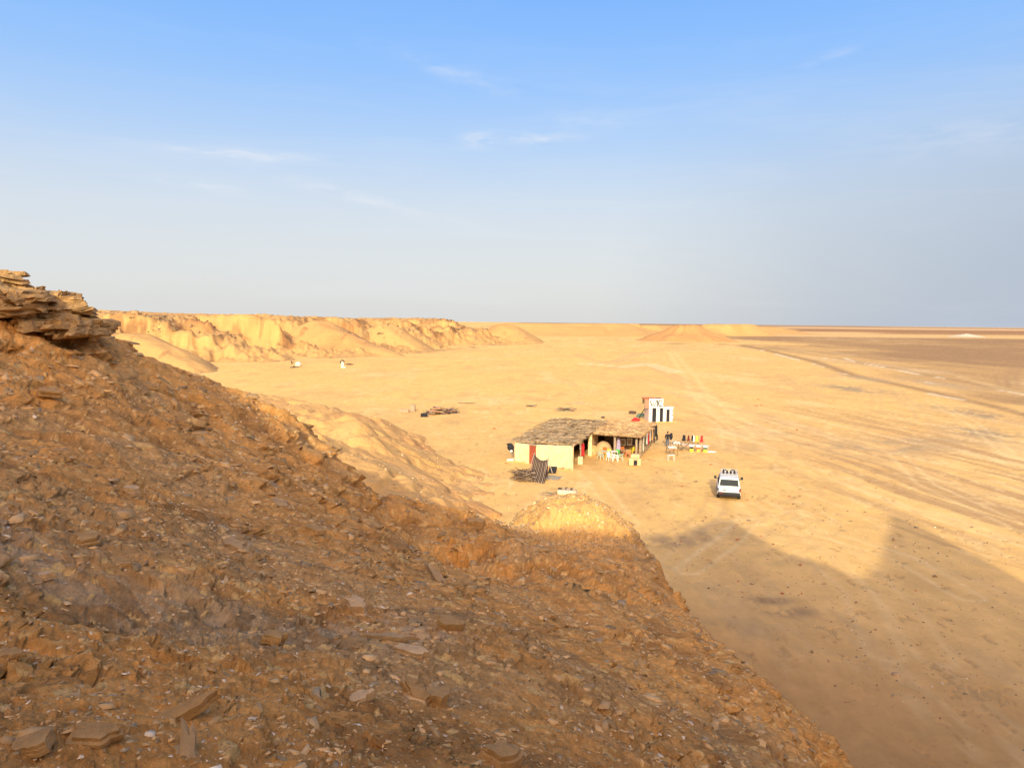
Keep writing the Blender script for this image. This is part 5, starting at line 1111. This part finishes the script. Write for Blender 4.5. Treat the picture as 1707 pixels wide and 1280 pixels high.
# rear glass in two panes with a divider
def quad_prism(pts, off, name, mat, parent, bevel=0): m = MB(); m.prism(pts, off); return m.build(name, mat, parent, bevel=bevel)
def ry(z): return -2.30 + (z - 1.20) / .58 * .16 - .012
for x0, x1, x0t, x1t in ((-.72, -.06, -.64, -.05), (.0, .73, .01, .65)):
    quad_prism([(x0, ry(1.25), 1.25), (x1, ry(1.25), 1.25), (x1t, ry(1.70), 1.70), (x0t, ry(1.70), 1.70)], (0, -.012, .003), 'rear_window', mc_g, car)
quad_prism([(-.76, ry(1.22) + .006, 1.22), (.77, ry(1.22) + .006, 1.22), (.69, ry(1.73) + .006, 1.73), (-.68, ry(1.73) + .006, 1.73)], (0, -.010, .003), 'window_seal', mc_k, car)
for s in (-1, 1):
    for y0, y1, y2, y3 in ((-1.95, -1.15, -1.15, -1.9), (-1.05, -.25, -.25, -1.05), (-.15, .72, .30, -.15)):
        a_ = .878; b_ = .765
        quad_prism([(s * a_, y0, 1.2), (s * a_, y1, 1.2), (s * b_, y2, 1.72), (s * b_, y3, 1.72)], (s * .012, 0, 0), 'side_window', mc_g, car)
    quad_prism([(s * .80, -2.40, .78), (s * .93, -2.38, .78), (s * .93, -2.36, 1.08), (s * .82, -2.38, 1.08)], (0, -.03, 0), 'tail_light', mc_k if s < 0 else mc_r, car)
    quad_prism([(s * .93, -1.0 - .0, .50), (s * .99, -1.0, .48), (s * .99, 1.0, .48), (s * .93, 1.0, .50)], (0, 0, .05), 'side_step', mc_k, car)
    m = MB(); m.tube([(s * .86, .62, 1.2), (s * 1.02, .58, 1.28)], .025, 6); m.box((s * 1.10, .56, 1.34), (.20, .10, .24)); m.build('mirror', mc_k, car, bevel=.02)
    for y in (-1.42, 1.42):
        wh = MB(); wh.tube([(s * .70, y, .37), (s * .96, y, .37)], .37, 24); t_ = wh.build('wheel', mc_t, car, bevel=.03)
        wh = MB(); wh.tube([(s * .93, y, .37), (s * .965, y, .37)], .22, 16); wh.build('rim', mc_rim, t_)
        ar = MB(); ar.tube([(s * .90, y + .47 * math.cos(t), .40 + .47 * math.sin(t)) for t in [R(0 + 180 * i / 10) for i in range(11)]], .05, 6); ar.build('wheel_arch', mc_w, car, smooth=True)
m = MB(); m.box((0, -2.46, .60), (1.78, .20, .24)); bmp = m.build('rear_bumper', mc_k, car, bevel=.05)
m = MB(); m.box((-.62, -2.57, .66), (.28, .02, .09)); m.build('reflector', mc_r, bmp)
m = MB(); m.box((-.0, -2.0, .45), (1.5, .7, .2)); m.build('underbody', mc_k, car)
m = MB(); m.box((0, 2.45, .60), (1.7, .16, .24)); m.build('front_bumper', mc_k, car, bevel=.04)
m = MB(); m.box((0, 2.41, .88), (1.1, .06, .22)); m.build('grille', mc_k, car)
for s in (-1, 1): m = MB(); m.box((s * .66, 2.40, .90), (.24, .08, .18)); m.build('headlight', mc_s, car, bevel=.02)
for x0, z0_, w_, h_ in ((-.55, 1.02, .50, .045), (-.47, .86, .26, .085), (-.66, .95, .09, .03)):
    m = MB()
    n_ = max(3, int(w_ / .05))
    for k in range(n_): m.box((x0 + w_ * (k + .5) / n_, -2.375, z0_ - (0.0 if k % 2 else h_ * .1)), (w_ / n_ * .8, .03, h_ * (1 if k % 3 else .75)))
    m.build('lettering', mc_k, car)
m = MB(); m.box((0, -2.372, 1.0), (1.60, .012, .20)); 
m.bm.free()
m = MB(); m.tube([(.55, -2.40, 1.0), (.68, -2.40, 1.0)], .02, 6); m.build('tailgate_handle', mc_k, car)
rack = MB()
for s in (-1, 1):
    for z in (1.98, 2.12): rack.tube([(s * .66, -1.85, z), (s * .66, .35, z)], .02, 6)
    for y in (-1.85, -.75, .35): rack.tube([(s * .66, y, 1.86), (s * .66, y, 2.14)], .018, 6)
for y in (-1.85, .35):
    for z in (1.98, 2.12): rack.tube([(-.66, y, z), (.66, y, z)], .02, 6)
for k in range(7): rack.box((0, -1.7 + .32 * k, 1.965), (1.3, .05, .02))
rk_ = rack.build('roof_rack', mc_s, car)
m = MB(); m.tube([(-.52, .42, 2.06), (-.2, .42, 2.06)], .09, 10); m.tube([(.2, .42, 2.06), (.52, .42, 2.06)], .09, 10); m.build('spotlight', mc_k, rk_)
m = MB()
for k in range(4): m.tube([(-.45 + .3 * k, -.9, 2.0), (-.45 + .3 * k, -.2, 2.03)], .09, 8)
m.build('rolled_mat', mc_k, rk_)
# loose stones scattered over the plain
st_g = 'small dark stones on the plain'; sm = MB(); sm.ball((0, 0, .04), .16, 1, (1.3, .9, .55)); s0 = sm.build('small_stone', m_rust); sr = random.Random(77)
s0.location = V3(G(1185, 775)); tag(s0, 'small dark stone lying loose on the open sand', 'stone', st_g)
for k in range(70):
    if sr.random() < .5: px, py = sr.uniform(1140, 1690), sr.uniform(960, 1270)
    else: px, py = sr.uniform(760, 1500), sr.uniform(660, 950)
    p = V3(G(px, py))
    if np.hypot(p.x - 3, p.y - 36) < 9 or p.y < 20: continue
    if (hill_z(p.x, p.y)[0]) > -.5: continue
    c = s0.copy(); C.objects.link(c); c.location = p + Vector((0, 0, -.02)); c.rotation_euler.z = sr.uniform(0, 6); k_s = sr.uniform(.35, .9) * (p.y / 60); c.scale = (k_s, k_s, k_s)
